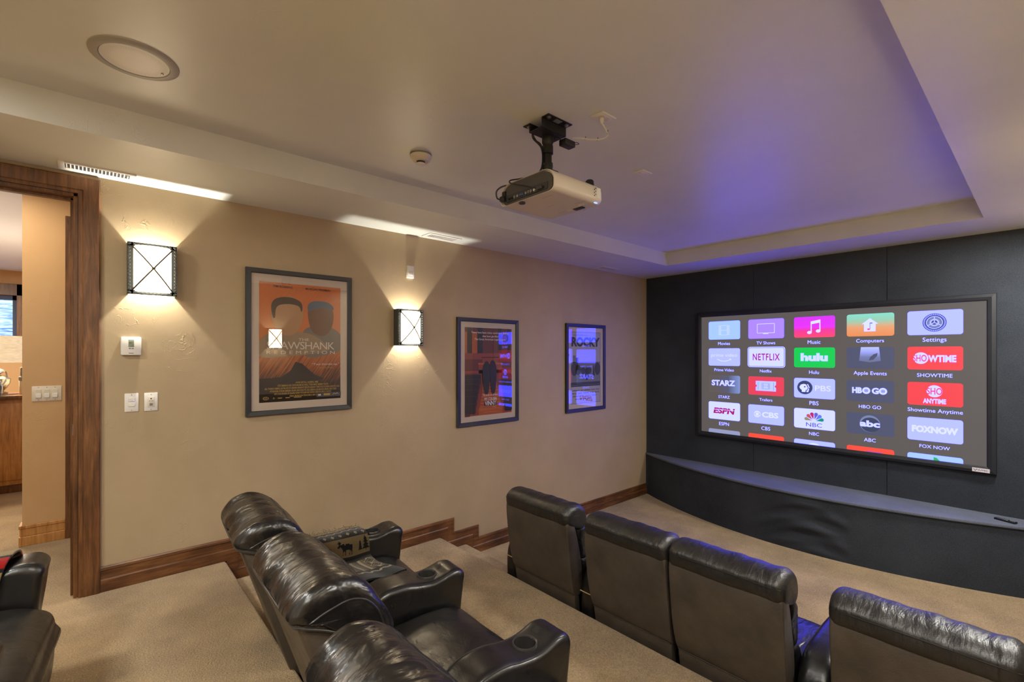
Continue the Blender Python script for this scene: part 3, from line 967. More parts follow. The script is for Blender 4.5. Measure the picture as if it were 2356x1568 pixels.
# ------------------------------------------------------------ things on the ceiling
t = thing('ceiling_speaker', 'round grilled speaker set in the ceiling above the doorway side', 'speaker', (1.303, 0.137, HT))
b = BM(); lathe(b, [(0.118, -0.006), (0.120, -0.010), (0.140, -0.009), (0.152, -0.004), (0.153, 0.0), (0.118, 0.0)], (0, 0, 0), 'z', 64, cap=False); link_mesh('bezel', b, simple('speaker_bezel', srgb(160, 156, 148), 0.45), t)
def grille():
    k = NT('perforated_grille')
    v = k.new('ShaderNodeTexVoronoi'); v.inputs['Scale'].default_value = 260; v.inputs['Randomness'].default_value = 0.0
    k.link(k.coord((1, 1, 1)), v.inputs['Vector'])
    k.color(k.ramp(v.outputs['Distance'], [(0.18, srgb(150, 146, 138)), (0.34, srgb(232, 228, 218))]))
    k.b.inputs['Roughness'].default_value = 0.45
    return k.m
b = BM(); lathe(b, [(0.117, -0.002), (0.117, -0.007), (0.08, -0.0085), (0.0, -0.0095)], (0, 0, 0), 'z', 64); link_mesh('grille', b, grille(), t)
b = BM(); lathe(b, [(0.005, -0.006), (0.005, -0.013), (0.0, -0.014)], (-0.035, 0.095, 0), 'z', 12); link_mesh('badge', b, M['steel'], t)

t = thing('smoke_detector', 'round off-white smoke detector on the raised ceiling left of the projector', 'smoke detector', (1.264, 1.526, HT))
b = BM(); lathe(b, [(0.066, 0.0), (0.067, -0.010), (0.063, -0.012)], seg=40); link_mesh('base', b, M['grey_plastic'], t)
b = BM(); lathe(b, [(0.066, -0.011), (0.066, -0.020), (0.060, -0.030), (0.050, -0.042), (0.046, -0.045), (0.0, -0.045)], seg=40); link_mesh('body', b, M['white_plastic2'], t)
b = BM(); lathe(b, [(0.028, -0.044), (0.025, -0.047), (0.025, -0.058)], seg=24); link_mesh('vent_ring', b, M['dark_grey'], t)
b = BM(); lathe(b, [(0.028, -0.057), (0.028, -0.061), (0.024, -0.064), (0.0, -0.064)], seg=24); link_mesh('sensing_cap', b, M['white_plastic'], t)

def vent(label, x0, x1, y0, y1):
    t = thing('ceiling_vent', label, 'vent', ((x0 + x1) / 2, (y0 + y1) / 2, HC), 0, 'ceiling vents along the left wall')
    a, c = (x1 - x0) / 2, (y1 - y0) / 2
    b = BM()
    ia, ic = a - 0.030, c - 0.030
    for q in ((-a, a, -c, -ic), (-a, a, ic, c), (-a, -ia, -ic, ic), (ia, a, -ic, ic)):
        box(b, q[0], q[1], q[2], q[3], -0.007, 0.0, 0.002, 1)
    link_mesh('frame', b, M['white_plastic'], t)
    b = BM(); box(b, -ia, ia, -ic, ic, -0.002, 0.0); link_mesh('duct', b, M['dark_grey'], t, smooth=False)
    n = 17
    for k in range(n):
        y = -ic + 2 * ic * (k + 0.5) / n
        b = BM(); box(b, -ia, ia, y - 0.0028, y + 0.0028, -0.0055, -0.0015); link_mesh('slat', b, M['white_plastic'], t, smooth=False)
    b = BM(); box(b, ia - 0.012, ia - 0.006, ic - 0.014, ic - 0.002, -0.012, -0.002, 0.001, 1); link_mesh('lever', b, M['white_plastic'], t)
    return t
vent('white slatted ceiling vent above the door casing', 0.070, 0.209, -0.145, 0.203)
vent('white slatted ceiling vent above the sconce between posters', 0.055, 0.200, 2.250, 2.600)
vent('white slatted ceiling vent near the screen wall, furthest from the doorway', 0.075, 0.225, 4.700, 5.045)

# ------------------------------------------------------------ projector, its mount and cords
t = thing('projector_mount', 'black steel ceiling mount with pole holding up the projector', 'projector mount', (2.047, 1.845, HT))
b = BM()
for s in (-1, 1):
    box(b, s * 0.047, s * 0.096, -0.092, 0.092, -0.005, 0.0, 0.001, 1)
    box(b, s * 0.044, s * 0.050, -0.092, 0.092, -0.048, 0.0, 0.001, 1)
box(b, -0.050, 0.050, -0.092, 0.092, -0.052, -0.046, 0.001, 1)
link_mesh('channel', b, M['black_metal'], t)
for x, y in ((0.074, -0.068), (0.074, 0.068), (-0.074, -0.068), (-0.074, 0.068)):
    b = BM(); lathe(b, [(0.0135, -0.004), (0.0135, -0.007), (0.009, -0.008), (0.009, -0.013), (0.0, -0.0135)], (x, y, 0), 'z', 12); link_mesh('bolt', b, M['steel'], t)
b = BM(); box(b, 0.058, 0.088, -0.022, 0.022, -0.0062, -0.0045); link_mesh('rating_label', b, M['grey_plastic'], t, smooth=False)
PX, PY = -0.018, 0.018
b = BM(); lathe(b, [(0.0, -0.050), (0.030, -0.050), (0.031, -0.056), (0.031, -0.085), (0.027, -0.090), (0.027, -0.100), (0.030, -0.102), (0.030, -0.145), (0.025, -0.148), (0.0, -0.148)], (PX, PY, 0), 'z', 24); link_mesh('collar', b, M['black_metal'], t)
b = BM(); lathe(b, [(0.0, -0.12), (0.0225, -0.12), (0.0225, -0.235), (0.0, -0.235)], (PX, PY, 0), 'z', 24); link_mesh('pole', b, M['black_metal'], t)
b = BM(); lathe(b, [(0.0, -0.195), (0.028, -0.196), (0.029, -0.215), (0.026, -0.235), (0.020, -0.250), (0.0, -0.25)], (PX, PY, 0), 'z', 20)
box(b, PX - 0.05, PX + 0.055, PY - 0.035, PY + 0.035, -0.268, -0.245, 0.008, 2)
for dx, dy in ((-0.13, -0.10), (0.08, -0.07), (-0.10, 0.10), (0.09, 0.10)):
    tube(b, [(PX, PY, -0.245), (PX + dx * 0.6, PY + dy * 0.6, -0.268), (PX + dx, PY + dy, -0.290), (PX + dx, PY + dy, -0.3125 if dx < 0 else -0.3105)], [0.014, 0.011, 0.010, 0.009], 8)
link_mesh('spider_bracket', b, M['black_metal'], t)
for z in (-0.115, -0.208):
    b = BM(); lathe(b, [(0.0, -0.035), (0.006, -0.035), (0.006, -0.029), (0.0, -0.029)], (PX + 0.004, PY, z), 'y', 10); link_mesh('set_screw', b, M['dark_grey'], t)

# projector, hung upside down
PC = (2.045, 1.875, 0.80 + EYE)
t = thing('projector', 'beige-white video projector hanging upside down from the black ceiling mount', 'projector', PC)
hx, y0_, y1_, HH = 0.205, -0.19, 0.19, 0.118
def prj_ring(y, s=1.0, zi=0.0):
    pts = []
    for cx, cz, rx, rz, a0 in ((hx - 0.035, 0.030, 0.035, 0.030, -90), (hx - 0.07, 0.058, 0.07, 0.050, 0), (-hx + 0.07, 0.058, 0.07, 0.050, 90), (-hx + 0.035, 0.030, 0.035, 0.030, 180)):
        for k in range(8):
            a = R(a0 + 90 * k / 7)
            pts.append((cx + rx * math.cos(a), cz + rz * math.sin(a)))
    out = []
    for x, z in pts:
        zz = z + (0.016 * (1 - (x / hx) ** 2) if z > 0.06 else 0)
        out.append((x * s, y, 0.055 + (zz - 0.055) * s + zi))
    return out
b = BM()
ring = [prj_ring(y0_ + 0.012, 0.90), prj_ring(y0_ + 0.012, 0.955), prj_ring(y0_, 0.965), prj_ring(y0_, 0.985), prj_ring(y0_ + 0.008, 1.0)]
ring += [prj_ring(y0_ + (y1_ - y0_) * k / 6) for k in range(1, 6)]
ring += [prj_ring(y1_ - 0.03, 0.995), prj_ring(y1_ - 0.008, 0.97), prj_ring(y1_, 0.92)]
loft(b, ring, True, True)
body = link_mesh('housing', b, M['white_plastic2'], t)
b = BM(); rr = prj_ring(y0_ + 0.0115, 0.90)
loft(b, [rr, [(x, y0_ + 0.004, z) for x, y, z in prj_ring(0, 0.90)]], True, True)
link_mesh('rear_panel', b, simple('rear_panel_grey', srgb(70, 66, 60), 0.55), t)
b = BM()
box(b, -0.15, 0.155, y0_ - 0.002, y0_ + 0.006, 0.016, 0.052, 0.002, 1)
pb = link_mesh('connector_bar', b, M['dark_grey'], t)
random.seed(5)
jack_cols = ['black_plastic', 'black_plastic', 'silver', 'silver', 'steel', 'steel', 'steel', 'white_plastic']
for k, x in enumerate((-0.128, -0.105, -0.082, -0.06, 0.005, 0.024, 0.043, 0.066)):
    b = BM(); lathe(b, [(0.0075, 0.0), (0.0075, -0.006), (0.004, -0.006), (0.004, -0.003), (0, -0.003)], (x, y0_ - 0.001, 0.030), 'y', 12); link_mesh('jack', b, M[jack_cols[k]], pb)
b = BM(); box(b, -0.046, -0.014, y0_ - 0.008, y0_, 0.024, 0.037, 0.002, 1); link_mesh('monitor_port', b, simple('port_blue', srgb(60, 78, 120), 0.5), pb)
for x in (0.095, 0.125):
    b = BM(); box(b, x - 0.01, x + 0.01, y0_ - 0.005, y0_, 0.024, 0.034, 0.001, 1); link_mesh('data_port', b, M['black_plastic'], pb)
b = BM(); box(b, -0.186, -0.160, y0_ - 0.004, y0_ + 0.006, 0.056, 0.082, 0.001, 1); link_mesh('power_switch', b, M['black_plastic'], t)
b = BM(); lathe(b, [(0.0, 0.0), (0.016, -0.001), (0.018, -0.007), (0.016, -0.010), (0, -0.010)], (-0.05, y0_ + 0.02, 0.001), 'z', 16); link_mesh('foot', b, M['dark_grey'], t)
b = BM(); box(b, 0.05, 0.115, y1_ - 0.070, y1_ - 0.040, -0.005, 0.004, 0.002, 1); link_mesh('focus_lever', b, M['black_plastic'], t)
for x, yy in ((0.01, y1_ - 0.075), (0.115, y1_ - 0.105)):
    b = BM(); box(b, x, x + 0.035, yy, yy + 0.014, -0.003, 0.003, 0.001, 1); link_mesh('latch', b, M['white_plastic'], t)
b = BM(); lathe(b, [(0.045, -0.03), (0.050, 0.0), (0.044, 0.004), (0.040, -0.012), (0.0, -0.008)], (0.075, y1_ - 0.002, 0.052), 'y', 28); link_mesh('lens', b, M['black_plastic'], t)
b = BM(); lathe(b, [(0.024, 0.10), (0.022, 0.125), (0.016, 0.131), (0.0, 0.132)], (hx - 0.045, y1_ - 0.06, 0), 'z', 16); link_mesh('levelling_foot', b, M['black_plastic'], t)
b = BM(); box(b, hx - 0.002, hx + 0.001, y1_ - 0.055, y1_ - 0.022, 0.026, 0.082, 0.001, 1); link_mesh('control_panel', b, M['white_plastic'], t)
for k in range(6):
    b = BM(); box(b, hx, hx + 0.0018, y1_ - 0.078 + 0.009 * (k % 2), y1_ - 0.073 + 0.009 * (k % 2), 0.032 + 0.008 * k, 0.037 + 0.008 * k); link_mesh('key', b, M['dark_grey'], t, smooth=False)
b = BM(); box(b, hx - 0.018, hx - 0.008, y1_ - 0.060, y1_ - 0.038, 0.0015, 0.006, 0.001, 1); link_mesh('status_light', b, emit('status_blue', (0.35, 0.5, 1, 1), 1.6), t)
for u0, v0, n in ((0.06, -0.135, 9), (-0.02, -0.01, 5), (-0.06, 0.12, 6), (0.12, 0.06, 8)):
    fl = Flat(lambda u, v, lay: Vector((u, v, -0.0003 - 0.0003 * lay)))
    for k in range(n):
        fl.rect(u0 + 0.009 * k, v0, u0 + 0.009 * k + 0.006, v0 + 0.0025, 0)
    fl.build('fine_print', [M['dark_grey']], t)

# cables along the pole and into the back
b = BM()
cx, cy, cz = 2.047 + PX, 1.845 + PY, HT
tube(b, catmull([(2.00, 1.80, HT - 0.004), (1.985, 1.79, HT - 0.03), (1.99, 1.81, HT - 0.07), (cx - 0.012, cy - 0.034, HT - 0.11), (cx - 0.012, cy - 0.034, HT - 0.22), (1.99, 1.80, HT - 0.265), (1.96, 1.72, HT - 0.295), (1.93, 1.68, HT - 0.305), (1.95, 1.665, HT - 0.33), (2.05, 1.660, HT - 0.37), (2.13, 1.668, HT - 0.40), (2.155, 1.683, HT - 0.402)], 6), 0.0035, 8)
c_ = link_mesh('signal_cable', b, M['black_plastic'], t); c_.location = -Vector(PC)
b = BM(); box(b, 2.135, 2.175, 1.666, 1.684, HT - 0.412, HT - 0.394, 0.003, 1); link_mesh('connector', b, M['dark_grey'], c_)
b = BM()
tube(b, catmull([(1.995, 1.785, HT - 0.02), (1.98, 1.80, HT - 0.06), (cx - 0.016, cy - 0.030, HT - 0.12), (cx - 0.02, cy - 0.028, HT - 0.23), (1.95, 1.79, HT - 0.285), (1.90, 1.72, HT - 0.31), (1.872, 1.672, HT - 0.325), (1.850, 1.650, HT - 0.35), (1.848, 1.655, HT - 0.385), (1.862, 1.672, HT - 0.395)], 6), 0.0045, 8)
c_ = link_mesh('power_cord', b, M['black_plastic'], t); c_.location = -Vector(PC)
b = BM(); box(b, 1.855, 1.89, 1.664, 1.684, HT - 0.408, HT - 0.378, 0.004, 1); link_mesh('plug', b, M['black_plastic'], c_)
# adapter hanging from the mount
t = thing('power_adapter', 'small black adapter box dangling beside the ceiling mount', 'adapter', (2.098, 1.945, HT - 0.088))
b = BM(); box(b, -0.024, 0.024, -0.04, 0.04, -0.016, 0.016, 0.003, 2); link_mesh('case', b, M['black_plastic'], t)
b = BM(); tube(b, catmull([(0.02, 0.04, 0.0), (0.03, 0.062, 0.008), (0.015, 0.06, 0.02), (0.0, 0.04, 0.014)], 6), 0.0018, 6); link_mesh('wire_loop', b, M['black_plastic'], t)
b = BM(); tube(b, catmull([(-0.01, -0.035, 0.012), (-0.03, -0.05, 0.03), (-0.05, -0.05, 0.03)], 6), 0.003, 6); link_mesh('lead', b, M['black_plastic'], t)

t = thing('ceiling_outlet', 'white outlet plate on the raised ceiling with the white cord plugged in', 'outlet', (2.303, 1.998, HT))
b = BM(); box(b, -0.039, 0.039, -0.058, 0.058, -0.007, 0, 0.002, 2); link_mesh('cover_plate', b, M['white_plastic'], t)
for y in (-0.018, 0.018):
    b = BM(); lathe(b, [(0.0165, -0.006), (0.0165, -0.0085), (0.0, -0.0088)], (0, y, 0), 'z', 20); link_mesh('socket', b, M['white_plastic2'], t)
b = BM()
pts = catmull([(2.303, 1.985, HT - 0.036), (2.31, 1.995, HT - 0.055), (2.305, 2.03, HT - 0.085), (2.26, 2.03, HT - 0.092), (2.20, 2.01, HT - 0.078), (2.16, 1.985, HT - 0.066), (2.12, 1.965, HT - 0.058)], 6)
tube(b, pts, 0.0042, 8)
c_ = link_mesh('white_cord', b, M['white_plastic'])
tag(c_, 'white cord sagging from the ceiling outlet to the projector mount', 'cord')
b = BM(); lathe(b, [(0.0, -0.0095), (0.010, -0.0095), (0.012, -0.016), (0.011, -0.030), (0.006, -0.040), (0.0, -0.040)], (2.303, 1.984, HT), 'z', 14); link_mesh('plug', b, M['white_plastic'], c_)
for q in (10, 20, 27):
    b = BM(); p = pts[q]; tube(b, [p + Vector((0, 0, -0.006)), p + Vector((0.004, 0.002, 0.012))], 0.0015, 6); link_mesh('cable_tie', b, M['black_plastic'], c_)

t = thing('cover_plate', 'blank white square cover plate on the raised ceiling right of the projector', 'cover plate', (2.005, 2.812, HT))
b = BM(); box(b, -0.042, 0.042, -0.056, 0.056, -0.008, 0, 0.002, 2); link_mesh('plate', b, M['white_plastic'], t)
for y in (-0.03, 0.03):
    b = BM(); lathe(b, [(0.003, -0.008), (0.002, -0.0092), (0, -0.0095)], (0, y, 0), 'z', 8); link_mesh('screw', b, M['grey_plastic'], t)

# ------------------------------------------------------------ projection screen
SX0, SX1, SZ0, SZ1 = 0.780, 3.540, 0.387, 1.987
IX0, IX1, IZ0, IZ1 = 0.842, 3.477, 0.446, 1.927
t = thing('projection_screen', 'wide black-framed projection screen showing a grid of app tiles', 'screen', ((SX0 + SX1) / 2, YS, (SZ0 + SZ1) / 2))
OX, OZ = -(SX0 + SX1) / 2, -(SZ0 + SZ1) / 2
b = BM()
fw = 0.0615
prof = [(0.0, 0.0), (0.0, -0.034), (0.004, -0.040), (0.030, -0.047), (fw - 0.006, -0.040), (fw, -0.034), (fw, -0.018)]
rows = []
for o, y in prof:
    rows.append([b.verts.new((x + OX, y, z + OZ)) for x, z in ((SX0 + o, SZ0 + o), (SX1 - o, SZ0 + o), (SX1 - o, SZ1 - o), (SX0 + o, SZ1 - o))])
for A, B in zip(rows[:-1], rows[1:]):
    for i in range(4):
        j = (i + 1) % 4
        b.faces.new([A[i], A[j], B[j], B[i]])
def velvet():
    k = NT('black_velvet_bezel')
    k.b.inputs['Base Color'].default_value = srgb(34, 36, 42)
    k.b.inputs['Roughness'].default_value = 0.5
    k.b.inputs['Specular IOR Level'].default_value = 0.35
    return k.m
link_mesh('frame', b, velvet(), t, smooth=False)
b = BM(); box(b, 3.385 + OX, 3.497 + OX, -0.0475, -0.043, 0.398 + OZ, 0.432 + OZ); bd = link_mesh('badge', b, simple('badge_white', srgb(214, 206, 214), 0.5), t, smooth=False)
fl = Flat(lambda u, v, lay: Vector((u + OX, -0.0478 - 0.0003 * lay, v + OZ)))
fl.text('VUTEC', 3.452, 0.415, h=0.014, w=0.07, mi=0, bold=0.02); fl.poly([(3.392, 0.424), (3.398, 0.424), (3.405, 0.408), (3.412, 0.424), (3.418, 0.424), (3.407, 0.405), (3.403, 0.405)], 0)
fl.build('lettering', [simple('badge_ink', srgb(70, 66, 84), 0.5)], bd)

SY = -0.026
SCR = lambda u, v, lay: Vector((u + OX, SY - 0.0005 * lay, v + OZ))
BLU = 10.0            # how far the projected blue runs past white
def glow(name, r, g, b_, k=1.0):
    c = srgb(r, g, b_)
    bl = c[2] * (BLU if b_ > 225 and b_ >= r else 1.0)
    return emit(name, (c[0] * k, c[1] * k, bl * k, 1), 1.0)
def glow_ramp(name, axis, stops):
    k = NT(name)
    tc = k.new('ShaderNodeTexCoord'); sp = k.new('ShaderNodeSeparateXYZ'); k.link(tc.outputs['Object'], sp.inputs[0])
    mr = k.new('ShaderNodeMapRange')
    k.link(sp.outputs[axis[0]], mr.inputs['Value'])
    mr.inputs['From Min'].default_value = axis[1]; mr.inputs['From Max'].default_value = axis[2]
    c = k.ramp(mr.outputs[0], stops)
    k.b.inputs['Base Color'].default_value = (0.02, 0.02, 0.02, 1)
    k.link(c, k.b.inputs['Emission Color']); k.b.inputs['Emission Strength'].default_value = 1.0
    return k.m
G = {
    'bg': glow('picture_grey', 92, 86, 85), 'pale': glow('tile_pale_blue', 186, 196, 254), 'white': glow('tile_white', 216, 224, 255), 'txt': glow('caption_white', 226, 234, 255),
    'purple': glow('tile_purple', 178, 140, 252), 'sky': glow('tile_sky', 170, 206, 254), 'red': glow('tile_red', 250, 66, 78), 'crim': glow('tile_crimson', 236, 66, 92),
    'green': glow('tile_green', 0, 208, 84), 'slate': glow('tile_slate', 78, 82, 112), 'navy': glow('mark_navy', 56, 66, 96), 'dred': glow('mark_red', 176, 26, 60),
    'faint': glow('mark_faint', 226, 232, 255), 'lilac': glow('tile_lilac', 150, 156, 196), 'orange': glow('tile_orange_red', 255, 78, 62),
    'pk1': glow('p1', 150, 146, 92), 'pk2': glow('p2', 196, 88, 78), 'pk3': glow('p3', 190, 40, 88), 'pk4': glow('p4', 104, 96, 208), 'pk5': glow('p5', 96, 122, 226), 'pk6': glow('p6', 20, 146, 112),
    'steel': glow('mark_steel', 120, 134, 176), 'silver': glow('mark_silver', 196, 206, 226), 'leaf': glow('mark_leaf', 40, 180, 90), 'plum': glow('mark_plum', 176, 76, 200),
}
def zr(i): return ('Z', i[0] + OZ, i[1] + OZ)
R1T = 1.862
G['music'] = glow_ramp('tile_magenta', zr((1.632, 1.862)), [(0.0, srgb(255, 66, 108)), (0.35, srgb(244, 46, 160)), (0.6, (srgb(232, 40, 240)[0], 0.02, 1.3, 1)), (1.0, (0.75, 0.02, 1.6, 1))])
G['house'] = glow_ramp('tile_sunset', zr((1.632, 1.862)), [(0.0, srgb(240, 140, 80)), (0.4, srgb(236, 160, 110)), (0.7, srgb(150, 206, 180)), (1.0, srgb(130, 224, 206))])
G['starz'] = glow_ramp('tile_dusk', ('X', 1.02 + OX, 1.33 + OX), [(0.0, srgb(92, 86, 85)), (0.55, srgb(84, 88, 118)), (1.0, srgb(128, 150, 214))])
G['spot'] = glow_ramp('tile_beam', zr((1.32, 1.521)), [(0.0, srgb(84, 88, 116)), (0.5, srgb(112, 122, 176)), (1.0, (0.5, 0.56, 1.5, 1))])
GN = list(G)
GM = [G[k] for k in GN]
GI = {k: i for i, k in enumerate(GN)}
fl = Flat(SCR); fl.rect(IX0, IZ0, IX1, IZ1, 0)
surf = fl.build('screen_surface', [G['bg']], t)
CX = [0.937, 1.431, 1.931, 2.432, 2.929]
RT = [1.863, 1.521, 1.181, 0.843, 0.497]
TW, TH = 0.396, 0.220
class Tile:
    def __init__(self, c, r, bg, cap=None, hgt=TH, rad=0.022):
        self.f = Flat(SCR); self.x = CX[c]; self.y = RT[r]; self.c = c; self.r = r
        self.cx = self.x + TW / 2; self.cy = self.y - hgt / 2
        hh_ = hgt
        if r == 4: hh_ = self.y - IZ0 - 0.001
        if bg:
            self.f.rrect(self.x, self.y - hh_, self.x + TW, self.y, rad, GI[bg], 1, 5, top_only=(r == 4))
        if cap:
            wmax = None
            self.f.text(cap, self.cx, self.y - hgt - 0.052, h=None, w=CAPW[cap], mi=GI['txt'], lay=1, bold=0.0)
    def t(self, s, mi, dx, dy, h=None, w=None, bold=0.02, shear=0, lay=3, space=1.0):
        self.f.text(s, self.cx + dx, self.cy + dy, h=h, w=w, mi=GI[mi], lay=lay, bold=bold, shear=shear, space=space)
    def done(self):
        self.f.build('app_tile', GM, surf)
CAPW = {'Movies': 0.150, 'TV Shows': 0.208, 'Music': 0.124, 'Computers': 0.232, 'Settings': 0.170, 'Prime Video': 0.246, 'Netflix': 0.130, 'Hulu': 0.095, 'Apple Events': 0.276, 'SHOWTIME': 0.252,
        'STARZ': 0.142, 'Trailers': 0.144, 'PBS': 0.088, 'HBO GO': 0.186, 'Showtime Anytime': 0.392, 'ESPN': 0.124, 'CBS': 0.098, 'NBC': 0.096, 'ABC': 0.098, 'FOX NOW': 0.216}
H1 = 0.230
# row 1
q = Tile(0, 0, 'sky', 'Movies', H1); f = q.f; w_ = GI['faint']
for s in (-1, 1):
    x = q.cx + s * 0.052
    f.line([(x - 0.012, q.cy - 0.062), (x - 0.012, q.cy + 0.062)], 0.004, w_, 2); f.line([(x + 0.012, q.cy - 0.062), (x + 0.012, q.cy + 0.062)], 0.004, w_, 2)
    for k in range(7): f.rect(x - 0.006, q.cy - 0.058 + k * 0.0175, x + 0.006, q.cy - 0.050 + k * 0.0175, w_, 2)
for z in (-0.060, 0, 0.060): f.line([(q.cx - 0.04, q.cy + z), (q.cx + 0.04, q.cy + z)], 0.004, w_, 2)
q.done()
q = Tile(1, 0, 'purple', 'TV Shows', H1); f = q.f; cx, cy = q.cx, q.cy
for a in (((-0.095, -0.05), (0.095, -0.05)), ((0.095, -0.05), (0.095, 0.058)), ((-0.095, 0.058), (0.095, 0.058)), ((-0.095, -0.05), (-0.095, 0.058))):
    f.line([(cx + a[0][0], cy + a[0][1]), (cx + a[1][0], cy + a[1][1])], 0.006, w_, 2)
f.rect(cx - 0.03, cy - 0.062, cx + 0.03, cy - 0.054, w_, 2); q.done()
q = Tile(2, 0, 'music', 'Music', H1); f = q.f; cx, cy = q.cx, q.cy
f.ell(cx - 0.045, cy - 0.060, 0.022, 0.017, w_, 2); f.ell(cx + 0.040, cy - 0.046, 0.022, 0.017, w_, 2)
f.rect(cx - 0.032, cy - 0.06, cx - 0.022, cy + 0.055, w_, 3); f.rect(cx + 0.052, cy - 0.046, cx + 0.062, cy + 0.070, w_, 3)
f.poly([(cx - 0.032, cy + 0.030), (cx + 0.062, cy + 0.046), (cx + 0.062, cy + 0.080), (cx - 0.032, cy + 0.062)], w_, 4); q.done()
q = Tile(3, 0, 'house', 'Computers', H1); f = q.f; cx, cy = q.cx, q.cy
f.poly([(cx - 0.068, cy + 0.010), (cx + 0.068, cy + 0.010), (cx, cy + 0.068)], w_, 2); f.rect(cx - 0.048, cy - 0.066, cx + 0.048, cy + 0.012, w_, 2)
f.ell(cx - 0.010, cy - 0.044, 0.013, 0.009, GI['orange'], 3); f.rect(cx - 0.001, cy - 0.044, cx + 0.004, cy + 0.024, GI['steel'], 3); f.rect(cx + 0.004, cy + 0.012, cx + 0.022, cy + 0.024, GI['steel'], 3); q.done()
q = Tile(4, 0, 'pale', 'Settings', H1); f = q.f; cx, cy = q.cx, q.cy; nv = GI['navy']
f.ell(cx, cy, 0.086, 0.086, nv, 2, 48); f.ring(cx, cy, 0.070, 0.080, GI['pale'], 3, 72)
for k in range(36):
    a = R(10 * k); f.line([(cx + 0.067 * math.cos(a), cy + 0.067 * math.sin(a)), (cx + 0.083 * math.cos(a), cy + 0.083 * math.sin(a))], 0.005, nv, 4)
f.ring(cx, cy, 0.052, 0.060, GI['pale'], 3, 48); f.ring(cx, cy, 0.030, 0.048, GI['steel'], 3, 48); f.ring(cx, cy, 0.022, 0.034, GI['pale'], 4, 40)
for k in range(3):
    a = R(90 + 120 * k); f.line([(cx, cy), (cx + 0.054 * math.cos(a), cy + 0.054 * math.sin(a))], 0.008, GI['pale'], 5)
q.done()
# row 2
q = Tile(0, 1, 'pale', 'Prime Video'); f = q.f; cx, cy = q.cx, q.cy
q.t('prime video', 'faint', 0, 0.018, h=0.056, w=0.325, bold=0.0)
f.line([(cx - 0.085 + 0.17 * k / 12, cy - 0.026 - 0.026 * (1 - ((k - 6) / 6) ** 2)) for k in range(13)], 0.009, w_, 3); f.line([(cx + 0.065, cy - 0.024), (cx + 0.090, cy - 0.022), (cx + 0.086, cy - 0.045)], 0.005, w_, 4); q.done()
q = Tile(1, 1, None, 'Netflix'); f = q.f; cx, cy = q.cx, q.cy
f.rrect(q.x - 0.008, q.y - TH - 0.008, q.x + TW + 0.012, q.y + 0.014, 0.030, w_, 1); f.rrect(q.x - 0.001, q.y - TH - 0.001, q.x + TW + 0.005, q.y + 0.007, 0.024, nv, 2); f.rrect(q.x + 0.004, q.y - TH + 0.004, q.x + TW, q.y + 0.002, 0.020, GI['white'], 3)
q.t('NETFLIX', 'dred', 0.004, 0.004, h=0.080, w=0.300, bold=0.02, lay=5, space=1.15); q.done()
q = Tile(2, 1, 'green', 'Hulu'); q.t('hulu', 'white', 0, 0.004, h=0.088, w=0.262, bold=0.055); q.done()
q = Tile(3, 1, 'slate', 'Apple Events'); f = q.f; cx, cy = q.cx, q.cy
f.poly([(cx - 0.075, q.y), (cx + 0.075, q.y), (cx + 0.090, cy - 0.030), (cx, cy - 0.046), (cx - 0.090, cy - 0.030)], GI['spot'], 2)
f.poly([(cx - 0.008, cy - 0.028), (cx + 0.030, cy - 0.018), (cx + 0.060, cy + 0.020), (cx + 0.064, cy + 0.050), (cx + 0.030, cy + 0.036), (cx + 0.002, cy + 0.006)], GI['slate'], 3); q.done()
def sho(q, dx, dy, r, lay=3):
    f = q.f; f.ell(q.cx + dx, q.cy + dy, r, r, GI['white'], lay, 40)
q = Tile(4, 1, 'red', 'SHOWTIME'); sho(q, -0.098, 0.0, 0.055); q.t('SHO', 'red', -0.106, 0.0, h=0.066, w=0.102, bold=0.02, lay=5); q.t('WTIME', 'white', 0.054, -0.004, h=0.066, w=0.196, bold=0.045, lay=4); q.done()
# row 3
q = Tile(0, 2, 'starz', 'STARZ'); q.t('STARZ', 'white', -0.010, 0.014, h=0.072, w=0.296, bold=0.04); q.done()
q = Tile(1, 2, 'crim', 'Trailers'); f = q.f; cx, cy = q.cx, q.cy; sv = GI['silver']
f.rect(cx - 0.112, cy - 0.058, cx + 0.112, cy + 0.058, sv, 2)
for s in (-1, 1):
    f.ell(cx + s * 0.112, cy, 0.014, 0.014, GI['crim'], 3); f.line([(cx + s * 0.085, cy - 0.048), (cx + s * 0.085, cy + 0.048)], 0.004, GI['steel'], 3)
    f.line([(cx + s * 0.043, cy - 0.034), (cx + s * 0.043, cy + 0.034)], 0.003, GI['steel'], 3); f.line([(cx + s * 0.028, cy - 0.034), (cx + s * 0.028, cy + 0.034)], 0.003, GI['steel'], 3)
    for k in range(5): f.line([(cx + s * 0.028, cy - 0.030 + 0.015 * k), (cx + s * 0.043, cy - 0.030 + 0.015 * k)], 0.003, GI['steel'], 4)
for z in (-0.034, 0, 0.034): f.line([(cx - 0.028, cy + z), (cx + 0.028, cy + z)], 0.003, GI['steel'], 3)
q.done()
q = Tile(2, 2, 'pale', 'PBS'); f = q.f; cx, cy = q.cx, q.cy
ex = cx - 0.090; f.ell(ex, cy + 0.006, 0.076, 0.076, nv, 2, 44)
f.poly([(ex - 0.030, cy - 0.044), (ex + 0.006, cy - 0.044), (ex + 0.010, cy - 0.020), (ex + 0.026, cy - 0.018), (ex + 0.022, cy - 0.004), (ex + 0.034, cy - 0.002), (ex + 0.022, cy + 0.020), (ex + 0.014, cy + 0.040), (ex - 0.010, cy + 0.046), (ex - 0.040, cy + 0.036), (ex - 0.054, cy + 0.010), (ex - 0.044, cy - 0.012), (ex - 0.030, cy - 0.022)], w_, 3)
f.ell(ex + 0.000, cy + 0.014, 0.008, 0.008, nv, 4)
